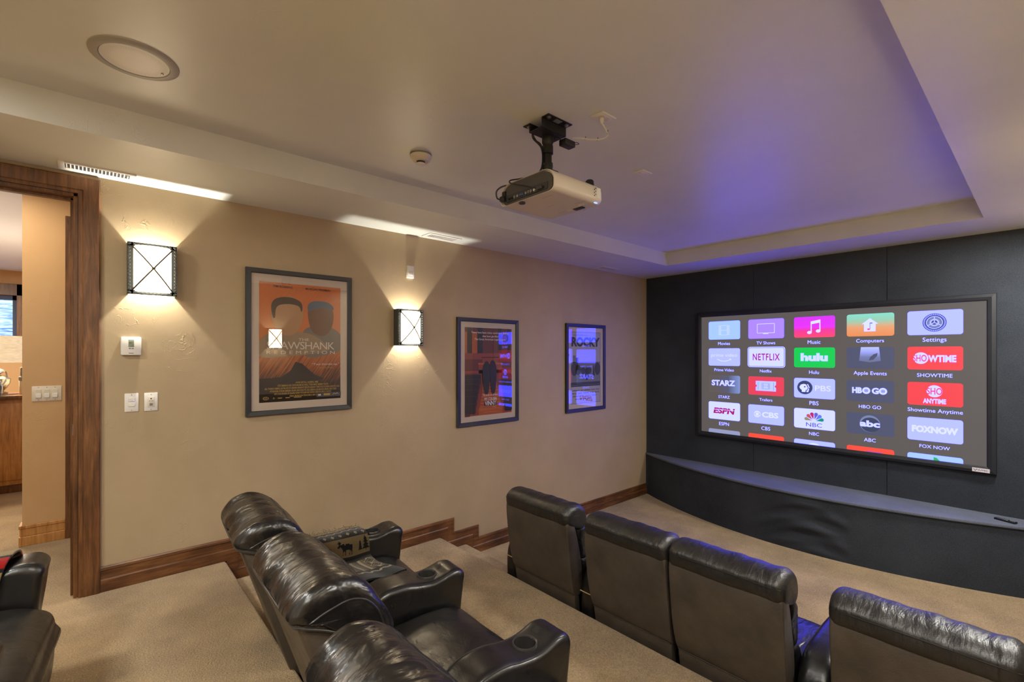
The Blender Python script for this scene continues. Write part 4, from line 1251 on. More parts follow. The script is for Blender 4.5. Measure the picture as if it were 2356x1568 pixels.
f.poly([(ex + 0.022, cy + 0.044), (ex + 0.032, cy + 0.044), (ex + 0.048, cy + 0.006), (ex + 0.040, cy + 0.000), (ex + 0.042, cy - 0.020), (ex + 0.034, cy - 0.044), (ex + 0.016, cy - 0.044), (ex + 0.018, cy - 0.026), (ex + 0.032, cy - 0.024), (ex + 0.030, cy - 0.008), (ex + 0.042, cy - 0.004)], w_, 3)
q.t('PBS', 'faint', 0.085, 0.004, h=0.060, w=0.150, bold=0.01); q.done()
q = Tile(3, 2, 'slate', 'HBO GO'); q.t('HB', 'white', -0.108, 0.004, h=0.062, w=0.086, bold=0.06); q.t('G', 'white', 0.045, 0.004, h=0.064, w=0.058, bold=0.05)
for dx in (-0.030, 0.108):
    q.f.ring(q.cx + dx, q.cy + 0.004, 0.016, 0.034, GI['white'], 3); q.f.ring(q.cx + dx, q.cy + 0.004, 0.006, 0.011, GI['white'], 3)
q.done()
q = Tile(4, 2, 'red', 'Showtime Anytime'); sho(q, 0.0, 0.028, 0.056); q.t('SHO', 'red', 0.0, 0.028, h=0.066, w=0.112, bold=0.02, lay=5); q.t('ANYTIME', 'white', 0.0, -0.066, h=0.046, w=0.164, bold=0.04); q.done()
# row 4
q = Tile(0, 3, 'white', 'ESPN'); q.t('ESPN', 'dred', 0, 0.0, h=0.074, w=0.272, bold=0.05, shear=0.15); q.f.rect(q.cx - 0.14, q.cy + 0.011, q.cx + 0.14, q.cy + 0.017, GI['white'], 5); q.done()
q = Tile(1, 3, 'pale', 'CBS'); f = q.f; cx, cy = q.cx, q.cy; ex = cx - 0.095
f.ell(ex, cy, 0.038, 0.038, w_, 2); f.poly([(ex - 0.036 + 0.072 * k / 10, cy + 0.024 * (1 - ((k - 5) / 5) ** 2)) for k in range(11)] + [(ex + 0.036 - 0.072 * k / 10, cy - 0.024 * (1 - ((k - 5) / 5) ** 2)) for k in range(1, 10)], GI['pale'], 3); f.ell(ex, cy, 0.019, 0.019, w_, 4)
q.t('CBS', 'faint', 0.048, 0.0, h=0.066, w=0.180, bold=0.04); q.done()
q = Tile(2, 3, 'white', 'NBC'); f = q.f; cx, cy = q.cx, q.cy
for k, c in enumerate(('pk1', 'pk2', 'pk3', 'pk4', 'pk5', 'pk6')):
    a = R(165 - 30 * k); n_ = Vector((-math.sin(a), math.cos(a)))
    bx_, by_ = cx + 0.020 * math.cos(a), cy - 0.022 + 0.020 * math.sin(a)
    tx, ty = cx + 0.078 * math.cos(a), cy - 0.022 + 0.078 * math.sin(a)
    pts = [(bx_, by_)]
    for j in range(9):
        an = a - PI / 2 + PI * j / 8
        pts.append((tx + 0.019 * math.cos(an), ty + 0.019 * math.sin(an)))
    f.poly(pts, GI[c], 2)
q.t('NBC', 'navy', 0, -0.064, h=0.044, w=0.154, bold=0.0); q.done()
q = Tile(3, 3, 'slate', 'ABC'); q.f.ell(q.cx, q.cy + 0.004, 0.086, 0.086, GI['steel'], 2, 48); q.f.ell(q.cx + 0.004, q.cy - 0.006, 0.080, 0.074, nv, 3, 48); q.t('abc', 'white', 0, 0.004, h=0.066, w=0.168, bold=0.05, lay=5); q.done()
q = Tile(4, 3, 'pale', 'FOX NOW'); q.t('FOXNOW', 'faint', 0, 0.0, h=0.066, w=0.330, bold=0.06); q.done()
# row 5, cut off by the picture's lower edge
Tile(0, 4, 'lilac').done()
Tile(1, 4, 'orange').done()
q = Tile(2, 4, 'pale'); q.f.ell(q.cx, IZ0 + 0.001, 0.050, 0.022, w_, 2, 20, 0, 180); q.done()
q = Tile(3, 4, 'orange'); q.f.rect(q.cx - 0.03, IZ0 + 0.001, q.cx + 0.10, IZ0 + 0.010, GI['plum'], 2); q.done()
q = Tile(4, 4, 'sky'); q.f.poly([(q.cx - 0.006, IZ0 + 0.001), (q.cx - 0.006, IZ0 + 0.034), (q.cx + 0.018, IZ0 + 0.026), (q.cx + 0.040, IZ0 + 0.001)], GI['leaf'], 2); q.done()

# ------------------------------------------------------------ stage below the screen
def arc_y(x): return YS - 0.59 * max(0.0, 1 - ((x - 2.12) / 2.12) ** 2)
t = thing('stage', 'low bow-fronted stage wrapped in black cloth under the screen', 'stage', (2.1, YS, ZF))
b = BM()
N = 90
top = []; bot = []
rows = []
ZS = 0.033 - ZF
for k in range(N + 1):
    x = XR * k / N
    x = min(max(x, 0.004), XR - 0.004)
    rows.append([(x - 2.1, -0.002, ZS - 0.022), (x - 2.1, min(arc_y(x) - YS, -0.01) - 0.012, ZS - 0.022), (x - 2.1, min(arc_y(x) - YS, -0.01) - 0.016, ZS - 0.012), (x - 2.1, min(arc_y(x) - YS, -0.01) - 0.012, ZS), (x - 2.1, -0.002, ZS)])
loft(b, rows, True, True)
tag(link_mesh('deck', b, M['felt'], t, angle=50), 'charcoal felt top')
b = BM()
rows = []
NZ = 26
N = 200
for k in range(N + 1):
    x = 0.004 + (XR - 0.008) * k / N
    col = []
    for j in range(NZ + 1):
        v = j / NZ
        z = (ZS - 0.02) * v
        y = min(arc_y(x) - YS, -0.02) + 0.006
        # slack cloth: sagging folds in the middle of the front
        m = math.exp(-((x - 2.22) / 0.36) ** 2) * math.sin(PI * min(1, max(0, v))) ** 0.6
        if x > 2.52: m *= max(0.0, 1 - (x - 2.52) / 0.08)
        s = (x - 2.22) / 0.36
        fold = math.sin((v * 5.2 + 0.9 * s * s + 0.5 * s) * PI) + 0.5 * math.sin((v * 9.3 - 0.9 * s + 1.1 * s * s) * PI + 1.2)
        y += -0.020 * m * fold
        y += 0.0025 * noise.noise(Vector((x * 3, v * 2, 4)))
        col.append((x - 2.1, y, z))
    rows.append(col)
loft(b, rows, closed=False, cap=False, flip=False)
bmesh.ops.reverse_faces(b, faces=b.faces[:]) if False else None
sk_ = link_mesh('skirt', b, M['cloth'], t, angle=180)
tag(sk_, 'black cloth front with slack folds in its middle')

t = thing('remote_control', 'small remote lying on the right end of the stage top', 'remote control', (3.60, 5.80, 0.033), R(-25))
b = BM(); box(b, -0.07, 0.07, -0.02, 0.02, 0, 0.016, 0.004, 2); link_mesh('case', b, M['black_plastic'], t)
b = BM(); box(b, -0.06, 0.02, -0.015, 0.015, 0.0155, 0.0175, 0.001, 1); link_mesh('face_plate', b, M['silver'], t)
for k in range(3):
    b = BM(); lathe(b, [(0.005, 0.015), (0.004, 0.019), (0, 0.0195)], (0.034 + 0.012 * k, 0.0, 0), 'z', 10); link_mesh('button', b, M['grey_plastic'], t)

# ------------------------------------------------------------ recliners of the middle and upper rows (soft backs, cup-holder arms)
def tub(z): return 1.0
def soft_recliner(name, label, group):
    """origin on the floor under the seat-back's foot; faces +y"""
    t = thing(name, label, 'recliner', (0, 0, 0), 0, group)
    hw = 0.285
    b = BM()                                                      # plinth
    box(b, -hw + 0.01, hw - 0.01, 0.20, 0.66, 0.02, 0.30, 0.01, 2)
    link_mesh('base', b, M['leather_smooth'], t)
    b = BM()                                                      # back shell with flat rear panel
    slab(b, [(0.02, 0.10), (-0.035, 0.20), (-0.12, 0.46), (-0.20, 0.70), (-0.266, 0.890), (-0.250, 0.915), (-0.10, 0.915), (0.0, 0.72), (0.10, 0.40), (0.14, 0.20), (0.10, 0.10)], hw - 0.004, 0.022, 5, 8, 0, 5)
    sh_ = link_mesh('back_shell', b, M['leather_back'], t)
    b = BM()                                                      # head cushion
    prof = [(-0.287, 0.915), (-0.278, 0.955), (-0.235, 0.997), (-0.170, 1.018), (-0.10, 1.006), (-0.030, 0.955), (0.025, 0.875), (0.055, 0.800), (0.040, 0.755), (-0.01, 0.760), (-0.12, 0.83), (-0.22, 0.90)]
    slab(b, prof, hw + 0.008, 0.050, 8, 34, 0.0, 8)
    # gathers run over the crown from the rear piping
    for v in b.verts:
        p = v.co
        s_ = (p.y + 0.285) / 0.34
        edge = max(0.0, abs(p.x) / (hw + 0.012) - 0.35)
        g = math.sin(p.x * 34 + 2.4 * math.sin(p.y * 9) + 3 * noise.noise(Vector((p.x * 4, p.y * 3, p.z * 3)))) * math.exp(-max(0, s_) * 2.2)
        v.co += Vector((0, -0.002, 0.0060)) * g
    wrinkle(b, 0.006, (6, 4, 4), 2.0)
    wrinkle(b, 0.006, (13, 6, 6), 9.0, lambda p: 0.5 + 1.4 * (abs(p.x) / hw) ** 3)
    bvh = BVHTree.FromBMesh(b)
    hc_ = link_mesh('head_cushion', b, M['leather'], t, angle=70)
    b = BM()
    tube(b, catmull([(-hw - 0.004, -0.20, 0.880), (-hw, -0.262, 0.905), (-hw + 0.035, -0.285, 0.914), (0, -0.290, 0.917), (hw - 0.035, -0.285, 0.914), (hw, -0.262, 0.905), (hw + 0.006, -0.20, 0.880), (hw + 0.008, -0.12, 0.842), (hw + 0.006, -0.05, 0.82)], 7), 0.0045, 8)
    link_mesh('piping', b, M['piping'], hc_)
    b = BM()                                                      # stitched seam across the crown
    cp = catmull([(0, -0.205, 1.046), (0, -0.165, 1.0585), (0, -0.10, 1.0385)], 2)
    pts = []
    for k in range(25):
        u = -1 + 2 * k / 24
        hit = bvh.ray_cast(Vector((u * (hw - 0.020), -0.060 + 0.006 * math.sin(u * 5), 1.3)), Vector((0, 0, -1)))
        if hit[0] is not None: pts.append(hit[0])
    tube(b, pts, 0.0022, 6)
    link_mesh('seam', b, M['seam'], hc_)
    for s in (-1, 1):                                             # side seams
        b = BM(); pts = []
        for q in catmull([(0, -0.255, 0.902), (0, -0.20, 0.930), (0, -0.13, 0.950), (0, -0.065, 0.935), (0, -0.02, 0.885), (0, 0.005, 0.820)], 5):
            hit = bvh.ray_cast(Vector((s * 0.6, q.y, q.z)), Vector((-s, 0, 0)))
            if hit[0] is not None and hit[0].x * s > hw * 0.6: pts.append(hit[0])
        tube(b, pts, 0.0035, 6)
        link_mesh('side_seam', b, M['piping'], hc_)
    b = BM()                                                      # lumbar cushion
    slab(b, [(-0.02, 0.80), (0.040, 0.79), (0.095, 0.72), (0.155, 0.60), (0.190, 0.50), (0.180, 0.43), (0.10, 0.41), (0.0, 0.60)], hw + 0.002, 0.055, 6, 18, 0.0, 6)
    wrinkle(b, 0.006, (5, 6, 8), 5.0)
    link_mesh('lumbar_cushion', b, M['leather'], t, angle=70)
    b = BM()                                                      # seat cushion
    slab(b, [(0.13, 0.30), (0.13, 0.43), (0.25, 0.452), (0.45, 0.462), (0.60, 0.452), (0.690, 0.415), (0.715, 0.36), (0.705, 0.30), (0.40, 0.27)], hw + 0.004, 0.035, 6, 18, 0.0, 6)
    wrinkle(b, 0.004, (5, 5, 5), 8.0)
    link_mesh('seat_cushion', b, M['leather_smooth'], t, angle=70)
    b = BM()                                                      # folded leg-rest panel
    slab(b, [(0.63, 0.10), (0.60, 0.31), (0.695, 0.315), (0.712, 0.25), (0.70, 0.14), (0.68, 0.09)], hw + 0.002, 0.03, 5, 12, 0.0, 5)
    wrinkle(b, 0.004, (6, 6, 6), 3.0)
    link_mesh('leg_rest', b, M['leather_smooth'], t, angle=70)
    return t

def soft_arm(parent, x0):
    aw = 0.092
    top = [(0.20, 0.10), (0.16, 0.30), (0.165, 0.46), (0.215, 0.555), (0.30, 0.602), (0.40, 0.606), (0.48, 0.590), (0.555, 0.583), (0.615, 0.592), (0.665, 0.606), (0.715, 0.602), (0.745, 0.572), (0.740, 0.52), (0.715, 0.32), (0.69, 0.06), (0.45, 0.04)]
    b = BM()
    slab(b, top, aw, 0.034, 7, 10, 0.0, 7)
    wrinkle(b, 0.0025, (7, 5, 6), 1.0)
    # hollow for the cup
    cut = BM(); lathe(cut, [(0.0, 0.50), (0.041, 0.50), (0.043, 0.70), (0.0, 0.70)], (0, 0.56, 0), 'z', 40)
    a = link_mesh('armrest', b, M['leather_smooth'], None, angle=60)
    c = link_mesh('cutter', cut, M['dark'], None)
    md = a.modifiers.new('hole', 'BOOLEAN'); md.operation = 'DIFFERENCE'; md.object = c; md.solver = 'EXACT'
    dg = bpy.context.evaluated_depsgraph_get(); dg.update()
    me = bpy.data.meshes.new_from_object(a.evaluated_get(dg))
    a.modifiers.clear(); old = a.data; a.data = me; bpy.data.meshes.remove(old)
    cm = c.data; bpy.data.objects.remove(c, do_unlink=True); bpy.data.meshes.remove(cm)
    a.parent = parent; a.location = (x0, 0, 0)
    b = BM()                                                      # seam welts along both upper edges
    ring = [(y, z) for y, z in ((0.17, 0.46), (0.215, 0.550), (0.30, 0.598), (0.40, 0.602), (0.48, 0.586), (0.555, 0.579), (0.615, 0.588), (0.665, 0.601), (0.708, 0.598))]
    for s in (-1, 1):
        tube(b, [(s * (aw - 0.013), p.y, p.z - 0.003) for p in catmull([(0, y, z) for y, z in ring], 5)], 0.0022, 6)
    link_mesh('seam', b, M['seam'], a)
    b = BM()
    lathe(b, [(0.0405, 0.580), (0.044, 0.592), (0.050, 0.594), (0.053, 0.588), (0.053, 0.578)], (0, 0.56, 0), 'z', 40, cap=False)
    lathe(b, [(0.0405, 0.590), (0.0395, 0.515), (0.0, 0.512)], (0, 0.56, 0), 'z', 40, cap=False)
    link_mesh('cup_holder', b, [M['cupring']], a)
    return a

MG = 'recliners in the middle row'
chairA = soft_recliner('recliner', 'black leather recliner in the middle row nearest the wall, with the moose throw', MG)
proto_arm = None
def arms(t, xs):
    global proto_arm
    for x in xs:
        if proto_arm is None:
            proto_arm = soft_arm(t, x)
        else:
            c = copy_tree(proto_arm, t); c.location = (x, 0, 0)
PITCH = 0.385
chairB = copy_tree(chairA); chairC = copy_tree(chairA); chairD = copy_tree(chairA)
arms(chairA, (-PITCH, PITCH)); arms(chairB, (PITCH,)); arms(chairC, (PITCH,)); arms(chairD, (-PITCH, PITCH))
chairA.location = (1.255, 0.785, ZM); chairA.rotation_euler = (0, 0, R(-4))
chairB.location = (2.052, 0.748, ZM); chairB.rotation_euler = (0, 0, R(-1.5))
chairC.location = (2.839, 0.735, ZM); chairC.rotation_euler = (0, 0, R(0))
chairD.location = (1.350, -0.915, ZU); chairD.rotation_euler = (0, 0, R(-5))
for _c in chairD.children:
    if _c.name.startswith(('seat_cushion', 'leg_rest')): _c.location.y = 0.07
chairB['label'] = 'black leather recliner in the middle row, between the moose-throw recliner and the nearest one'
chairC['label'] = 'black leather recliner in the middle row cut off by the bottom edge of the photo'
chairD['label'] = 'black leather recliner at the lower left, on the upper level by the doorway'
del chairD['group']
for _ch, _dy, _dz in ((chairA, -0.010, -0.022), (chairC, -0.038, -0.012)):
    for _c in _ch.children:
        if _c.name.startswith(('back_shell', 'head_cushion', 'lumbar_cushion')):
            _c.location.y += _dy; _c.location.z += _dz

# ------------------------------------------------------------ recliners of the front row (seen from behind)
def firm_recliner(name, label, group, hw=0.295):
    t = thing(name, label, 'recliner', (0, 0, 0), 0, group)
    b = BM()
    box(b, -hw + 0.01, hw - 0.01, 0.10, 0.70, 0.03, 0.33, 0.01, 2)
    link_mesh('base', b, M['leather_smooth'], t)
    def tp(z): return 0.93 + 0.07 * min(1.0, max(0.0, (z - 0.02) / 0.5))
    b = BM()                                                      # rear panel
    slab(b, [(-0.020, 0.335), (-0.062, 0.455), (-0.095, 0.66), (-0.108, 0.852), (-0.05, 0.86), (0.02, 0.66), (0.06, 0.45), (0.06, 0.335)], hw, 0.014, 4, 10, 0, 5, taper=tp)
    link_mesh('rear_panel', b, M['leather_back'], t)
    b = BM()                                                      # skirt flap below the seam
    slab(b, [(0.005, 0.02), (-0.006, 0.20), (-0.026, 0.338), (-0.010, 0.350), (0.03, 0.33), (0.05, 0.18), (0.04, 0.02)], hw - 0.004, 0.012, 3, 30, 0, 4, taper=tp)
    for v in b.verts:
        if v.co.y < 0.01: v.co.y += 0.006 * noise.noise(Vector((v.co.x * 9, 1, v.co.z * 4))) * max(0, (0.30 - v.co.z) / 0.3)
    sk_ = link_mesh('skirt', b, M['leather_back'], t, angle=60)
    b = BM(); tube(b, [(x * (hw - 0.006) * 0.965, -0.0275, 0.340) for x in (-1, -0.5, 0, 0.5, 1)], 0.003, 6); link_mesh('welt', b, M['piping'], sk_)
    b = BM()                                                      # crown: band at the rear, soft roll over the top
    prof = [(-0.113, 0.842), (-0.124, 0.895), (-0.112, 0.930), (-0.060, 0.962), (0.02, 0.962), (0.085, 0.925), (0.115, 0.86), (0.110, 0.80), (0.06, 0.77), (-0.04, 0.80)]
    slab(b, prof, hw + 0.004, 0.045, 7, 26, 0.0, 6)
    for v in b.verts:
        p = v.co
        if p.z > 0.90:
            g = math.sin(p.x * 58 + 3 * noise.noise(Vector((p.x * 6, p.y * 4, 1.0)))) * (0.6 + noise.noise(Vector((p.x * 9, 0, 3))))
            v.co.z += 0.0030 * g * min(1, (p.z - 0.90) / 0.03)
    wrinkle(b, 0.004, (8, 8, 8), 4.0)
    hc_ = link_mesh('head_cushion', b, M['leather_crown'], t, angle=70)
    b = BM()
    tube(b, catmull([(-hw - 0.003, -0.055, 0.893), (-hw + 0.008, -0.098, 0.899), (-hw + 0.045, -0.1215, 0.903), (0, -0.125, 0.906), (hw - 0.045, -0.1215, 0.903), (hw - 0.008, -0.098, 0.899), (hw + 0.003, -0.055, 0.893), (hw + 0.005, 0.02, 0.890)], 7), 0.0028, 6)
    link_mesh('seam', b, M['seam'], hc_)
    b = BM()                                                      # front of the back: two soft rolls
    slab(b, [(0.02, 0.79), (0.10, 0.79), (0.150, 0.72), (0.165, 0.62), (0.14, 0.56), (0.05, 0.56)], hw - 0.005, 0.05, 5, 14, 0, 6)
    wrinkle(b, 0.008, (7, 7, 9), 1.5)
    link_mesh('shoulder_cushion', b, M['leather'], t, angle=70)
    b = BM()
    slab(b, [(0.04, 0.57), (0.13, 0.57), (0.190, 0.50), (0.215, 0.42), (0.19, 0.36), (0.06, 0.36)], hw - 0.010, 0.05, 5, 14, 0, 6)
    wrinkle(b, 0.008, (7, 7, 9), 3.5)
    link_mesh('lumbar_cushion', b, M['leather'], t, angle=70)
    b = BM()
    slab(b, [(0.12, 0.30), (0.13, 0.42), (0.30, 0.450), (0.52, 0.455), (0.66, 0.430), (0.720, 0.37), (0.715, 0.28), (0.4, 0.26)], hw + 0.004, 0.04, 6, 16, 0, 6)
    wrinkle(b, 0.005, (6, 6, 6), 6.0)
    link_mesh('seat_cushion', b, M['leather'], t, angle=70)
    b = BM()
    slab(b, [(0.66, 0.10), (0.64, 0.30), (0.715, 0.32), (0.745, 0.25), (0.735, 0.12), (0.70, 0.08)], hw - 0.005, 0.03, 5, 12, 0, 5)
    link_mesh('leg_rest', b, M['leather'], t, angle=70)
    return t
def firm_arm(parent, x0, aw=0.062):
    b = BM()
    slab(b, [(0.015, 0.03), (0.000, 0.24), (0.005, 0.42), (0.060, 0.525), (0.16, 0.575), (0.36, 0.590), (0.56, 0.585), (0.68, 0.560), (0.735, 0.49), (0.74, 0.34), (0.72, 0.10), (0.66, 0.03)], aw, 0.05, 7, 10, 0, 6)
    wrinkle(b, 0.002, (7, 5, 6), 1.0)
    a = link_mesh('armrest', b, M['leather_smooth'], parent, angle=60)
    a.location = (x0, 0, 0)
    b = BM(); tube(b, [(-aw + 0.012, -0.002, 0.385), (0, -0.004, 0.385), (aw - 0.012, -0.002, 0.385)], 0.0035, 6); link_mesh('welt', b, M['welt'], a)
    return a
FG = 'recliners in the front row'
f1 = firm_recliner('theatre_recliner', 'black leather recliner second from the left wall in the front row', FG)
f0 = firm_recliner('theatre_recliner', 'black leather recliner in the front row nearest the left wall', FG, 0.318); f2 = copy_tree(f1); f3 = copy_tree(f1)
f2['label'] = 'black leather recliner third from the left wall in the front row'
f3['label'] = 'black leather recliner at the right end of the front row, cut off by the frame'
pa = firm_arm(f0, -0.392)
def farm(t, x):
    c = copy_tree(pa, t); c.location = (x, 0, 0)
farm(f0, 0.392)
firm_arm(f2, 0.384, 0.079); farm(f3, 0.375)
f0.location = (1.362, 2.520, ZF); f1.location = (2.120, 2.520, ZF); f2.location = (2.726, 2.520, ZF); f3.location = (3.498, 2.520, ZF)


# ------------------------------------------------------------ throws
def hexcol(c): return srgb(*c)
MOOSE = ['...##...................', '..####..................', '.######.................', '..####..................', '...##...###.............', '..#########..######.....', '########################', '####.###################', '.##...##################', '......##################', '.......#################', '.......#################', '........################', '........######....#####.', '........#####......####.', '........##.##......#.##.', '........#...#......#..#.', '........#...#......#..#.', '........#...#.....##..#.', '........#...#.....#...#.', '.......##..##.....#..##.']
TREE = ['.....#.....', '.....#.....', '....###....', '....###....', '...#####...', '....###....', '...#####...', '..#######..', '....###....', '...#####...', '..#######..', '.#########.', '...#####...', '..#######..', '.#########.', '###########', '.....#.....', '.....#.....']
def bit(bmp, u, v):
    r = int(v * len(bmp)); c = int(u * len(bmp[0]))
    return 0 <= r < len(bmp) and 0 <= c < len(bmp[0]) and u >= 0 and v >= 0 and bmp[r][c] == '#'
TAN, DKB, GRY, CRM = srgb(158, 145, 116), srgb(34, 31, 29), srgb(92, 87, 76), srgb(196, 188, 166)
def moose_pattern(s, d):
    """s along the width in metres 0..0.41, d down the length"""
    d = d / 0.62 if d < 0.2387 else 0.385 + (d - 0.2387) * 1.25
    def band(d0, d1): return d0 <= d < d1
    if band(0, 0.035): return GRY if (int(s * 160) + int(d * 160)) % 2 else DKB
    if band(0.035, 0.065):
        z = abs(((s * 22) % 1) - 0.5) * 2
        return CRM if abs((d - 0.035) / 0.03 - z) < 0.30 else DKB
    if band(0.065, 0.090): return GRY if (int(s * 130)) % 2 else DKB
    if band(0.090, 0.155):
        u = ((s / 0.046) % 1) - 0.5; v = (d - 0.1225) / 0.058
        m = abs(u) * 1.6 + abs(v)
        if m < 0.14: return CRM
        if m < 0.22: return DKB
        if m < 0.36: return CRM
        if m < 0.54: return DKB
        return GRY
    if band(0.155, 0.163): return DKB
    if band(0.163, 0.335):
        if bit(MOOSE, (s - 0.215) / 0.090, (d - 0.185) / 0.125): return DKB
        for s0, w_, d0, h_ in ((0.105, 0.050, 0.178, 0.150), (0.075, 0.035, 0.215, 0.110), (0.152, 0.038, 0.220, 0.105), (0.365, 0.042, 0.172, 0.130), (0.338, 0.028, 0.205, 0.095)):
            if bit(TREE, (s - s0) / w_, (d - d0) / h_): return DKB
        return TAN
    if band(0.335, 0.385):
        if abs(s - 0.22) < 0.035:
            return CRM if (abs((s - 0.22) * 1.2) - abs(d - 0.36)) ** 2 < 0.00003 else GRY
        return DKB if int(d * 180) % 2 else GRY
    if band(0.385, 0.41): return GRY
    if band(0.41, 0.60):
        for sc in (0.38, 0.08):
            for dc in (0.455, 0.545):
                m = abs(s - sc) / 0.036 + abs(d - dc) / 0.044
                if m < 0.35: return DKB
                if m < 0.6: return TAN
                if m < 0.85: return DKB
                if m < 1: return CRM
        if int(s * 60) % 3 == 0: return DKB if int(d * 110) % 2 else TAN
        return CRM if int(s * 60) % 3 == 1 else TAN
    if band(0.60, 0.625): return DKB
    if band(0.625, 0.655):
        z = abs(((s * 18) % 1) - 0.5) * 2
        return CRM if abs((d - 0.625) / 0.03 - z) < 0.35 else GRY
    return GRY if int(s * 150) % 2 else DKB

def woven(name):
    k = NT(name)
    at = k.new('ShaderNodeVertexColor'); at.layer_name = 'weave'
    n = k.noise(k.coord((1, 1, 1)), 420, 2, 0.7)
    mx = k.new('ShaderNodeMixRGB'); mx.blend_type = 'MULTIPLY'; mx.inputs[0].default_value = 0.75
    k.link(at.outputs['Color'], mx.inputs[1]); k.link(k.ramp(n, [(0.3, (0.45, 0.45, 0.45)), (0.7, (1.25, 1.25, 1.25))]), mx.inputs[2])
    k.color(mx.outputs[0])
    k.b.inputs['Roughness'].default_value = 0.95; k.b.inputs['Specular IOR Level'].default_value = 0.05
    k.b.inputs['Sheen Weight'].default_value = 0.2
    k.bump(n, 0.6, 0.004)
    return k.m
WOVEN = woven('woven_throw')

def drape(name, path, s0, s1, pattern, mat, ns, nd, wob=0.004, sway=None):
    """cloth laid along path [(x,z)], spanning y from s0 to s1 (local coordinates)"""
    pl = catmull([(x, 0, z) for x, z in path], 8)
    L = [0.0]
    for a, c in zip(pl[:-1], pl[1:]): L.append(L[-1] + (c - a).length)
    tot = L[-1]
    def at(d):
        for k in range(len(L) - 1):
            if d <= L[k + 1] or k == len(L) - 2:
                f = (d - L[k]) / max(1e-9, L[k + 1] - L[k]); return pl[k].lerp(pl[k + 1], f)
    b = BM()
    lay = b.loops.layers.color.new('weave')
    grid = []
    for j in range(nd + 1):
        d = tot * j / nd
        p = at(d)
        row = []
        for i in range(ns + 1):
            s = s0 + (s1 - s0) * i / ns
            off = sway(s, d, tot) if sway else (0, 0, 0)
            q = Vector((p.x + off[0], s + off[1], p.z + off[2]))
            n = noise.noise(Vector((q.x * 9, q.y * 9, q.z * 9)))
            row.append(b.verts.new(q + Vector((0.5, 0, 1)) * wob * n))
        grid.append(row)
    for j in range(nd):
        for i in range(ns):
            f = b.faces.new([grid[j][i], grid[j + 1][i], grid[j + 1][i + 1], grid[j][i + 1]])
            c = pattern((s1 - s0) * (i + 0.5) / ns, tot * (j + 0.5) / nd)
            for lp in f.loops: lp[lay] = (c[0], c[1], c[2], 1)
    b.normal_update()
    o = link_mesh(name, b, mat, None, True, 180)
    md = o.modifiers.new('thick', 'SOLIDIFY'); md.thickness = 0.010; md.offset = 1.0
    return o, grid

def sway_a(s, d, tot):
    t_ = d / tot
    return (0.05 * (s - 0.1) * t_, 0.012 * math.sin(d * 14) + 0.10 * t_ * t_, 0.006 * math.sin(s * 30) * t_)
o, _ = drape('throw_blanket', [(-0.400, 0.621), (-0.375, 0.622), (-0.325, 0.618), (-0.285, 0.590), (-0.275, 0.545), (-0.268, 0.505), (-0.235, 0.480), (-0.15, 0.478), (-0.05, 0.480), (0.055, 0.478)], 0.07, 0.48, moose_pattern, WOVEN, 190, 210, 0.006, sway_a)
tag(o, 'woven tan and black throw with a moose and fir trees draped over a recliner arm', 'blanket')
o.matrix_world = Matrix.Translation(chairA.location) @ Matrix.Rotation(chairA.rotation_euler.z, 4, 'Z')
b = BM()
random.seed(11)
for k in range(80):
    y = 0.07 + 0.41 * (k + 0.5) / 80 + random.uniform(-0.002, 0.002)
    x = -0.402 + random.uniform(-0.004, 0.004)
    dx, dz = random.uniform(-0.03, 0.005), random.uniform(-0.03, 0.008)
    tube(b, [(x + 0.01, y, 0.628), (x - 0.008 + dx * 0.4, y + random.uniform(-0.006, 0.006), 0.632 + abs(dz) * 0.3), (x - 0.012 + dx, y + random.uniform(-0.012, 0.012), 0.630 + abs(dz) * 0.6)], 0.0018, 5)
fr = link_mesh('fringe', b, simple('fringe_wool', srgb(120, 108, 84), 0.95), o)
fr['kind'] = 'stuff'

RED = srgb(196, 40, 34)
def folk_pattern(s, d):
    if 0.205 < d < 0.225: return RED if int(s * 60) % 3 else DKB
    if d <= 0.205: return srgb(176, 162, 134)
    if 0.325 < d < 0.338 or 0.392 < d < 0.405: return DKB if int(s * 120) % 2 else GRY
    if 0.338 <= d <= 0.392:
        u = (s * 14) % 1
        return RED if 0.12 < u < 0.88 else DKB
    return srgb(190, 176, 146)
def sway_d(s, d, tot): return (0, -0.09 * max(0.0, d / tot - 0.5), 0)
o, _ = drape('throw_blanket', [(-0.50, 0.40), (-0.492, 0.54), (-0.455, 0.612), (-0.385, 0.632), (-0.315, 0.618), (-0.282, 0.57), (-0.275, 0.50), (-0.271, 0.475)], 0.38, 0.655, folk_pattern, WOVEN, 90, 110, 0.004, sway_d)
tag(o, 'cream throw with red and black bands over the recliner arm at the far left', 'blanket')
o.matrix_world = Matrix.Translation(chairD.location) @ Matrix.Rotation(chairD.rotation_euler.z, 4, 'Z')

# ------------------------------------------------------------ beyond the doorway
t = thing('bar_cabinet', 'honey-brown wooden bar cabinet seen through the doorway', 'cabinet', (-3.55, -1.15, 0))
def part(name, x0, x1, y0, y1, z0, z1, m, bev=0.004, parent=None):
    b = BM(); box(b, x0, x1, y0, y1, z0, z1, bev, 2)
    return link_mesh(name, b, m, parent or t)
part('plinth', -0.26, 0.20, -0.85, 0.80, 0, 0.09, M['wood'])
part('body', -0.28, 0.25, -0.87, 0.82, 0.09, 0.98, M['wood_light'])
for y0 in (-0.85, -0.02):
    part('side_panel', 0.245, 0.262, y0 + 0.03, y0 + 0.80, 0.14, 0.94, M['wood_light'], 0.005)
part('worktop', -0.32, 0.30, -0.92, 0.86, 0.98, 1.02, M['wood'], 0.008)

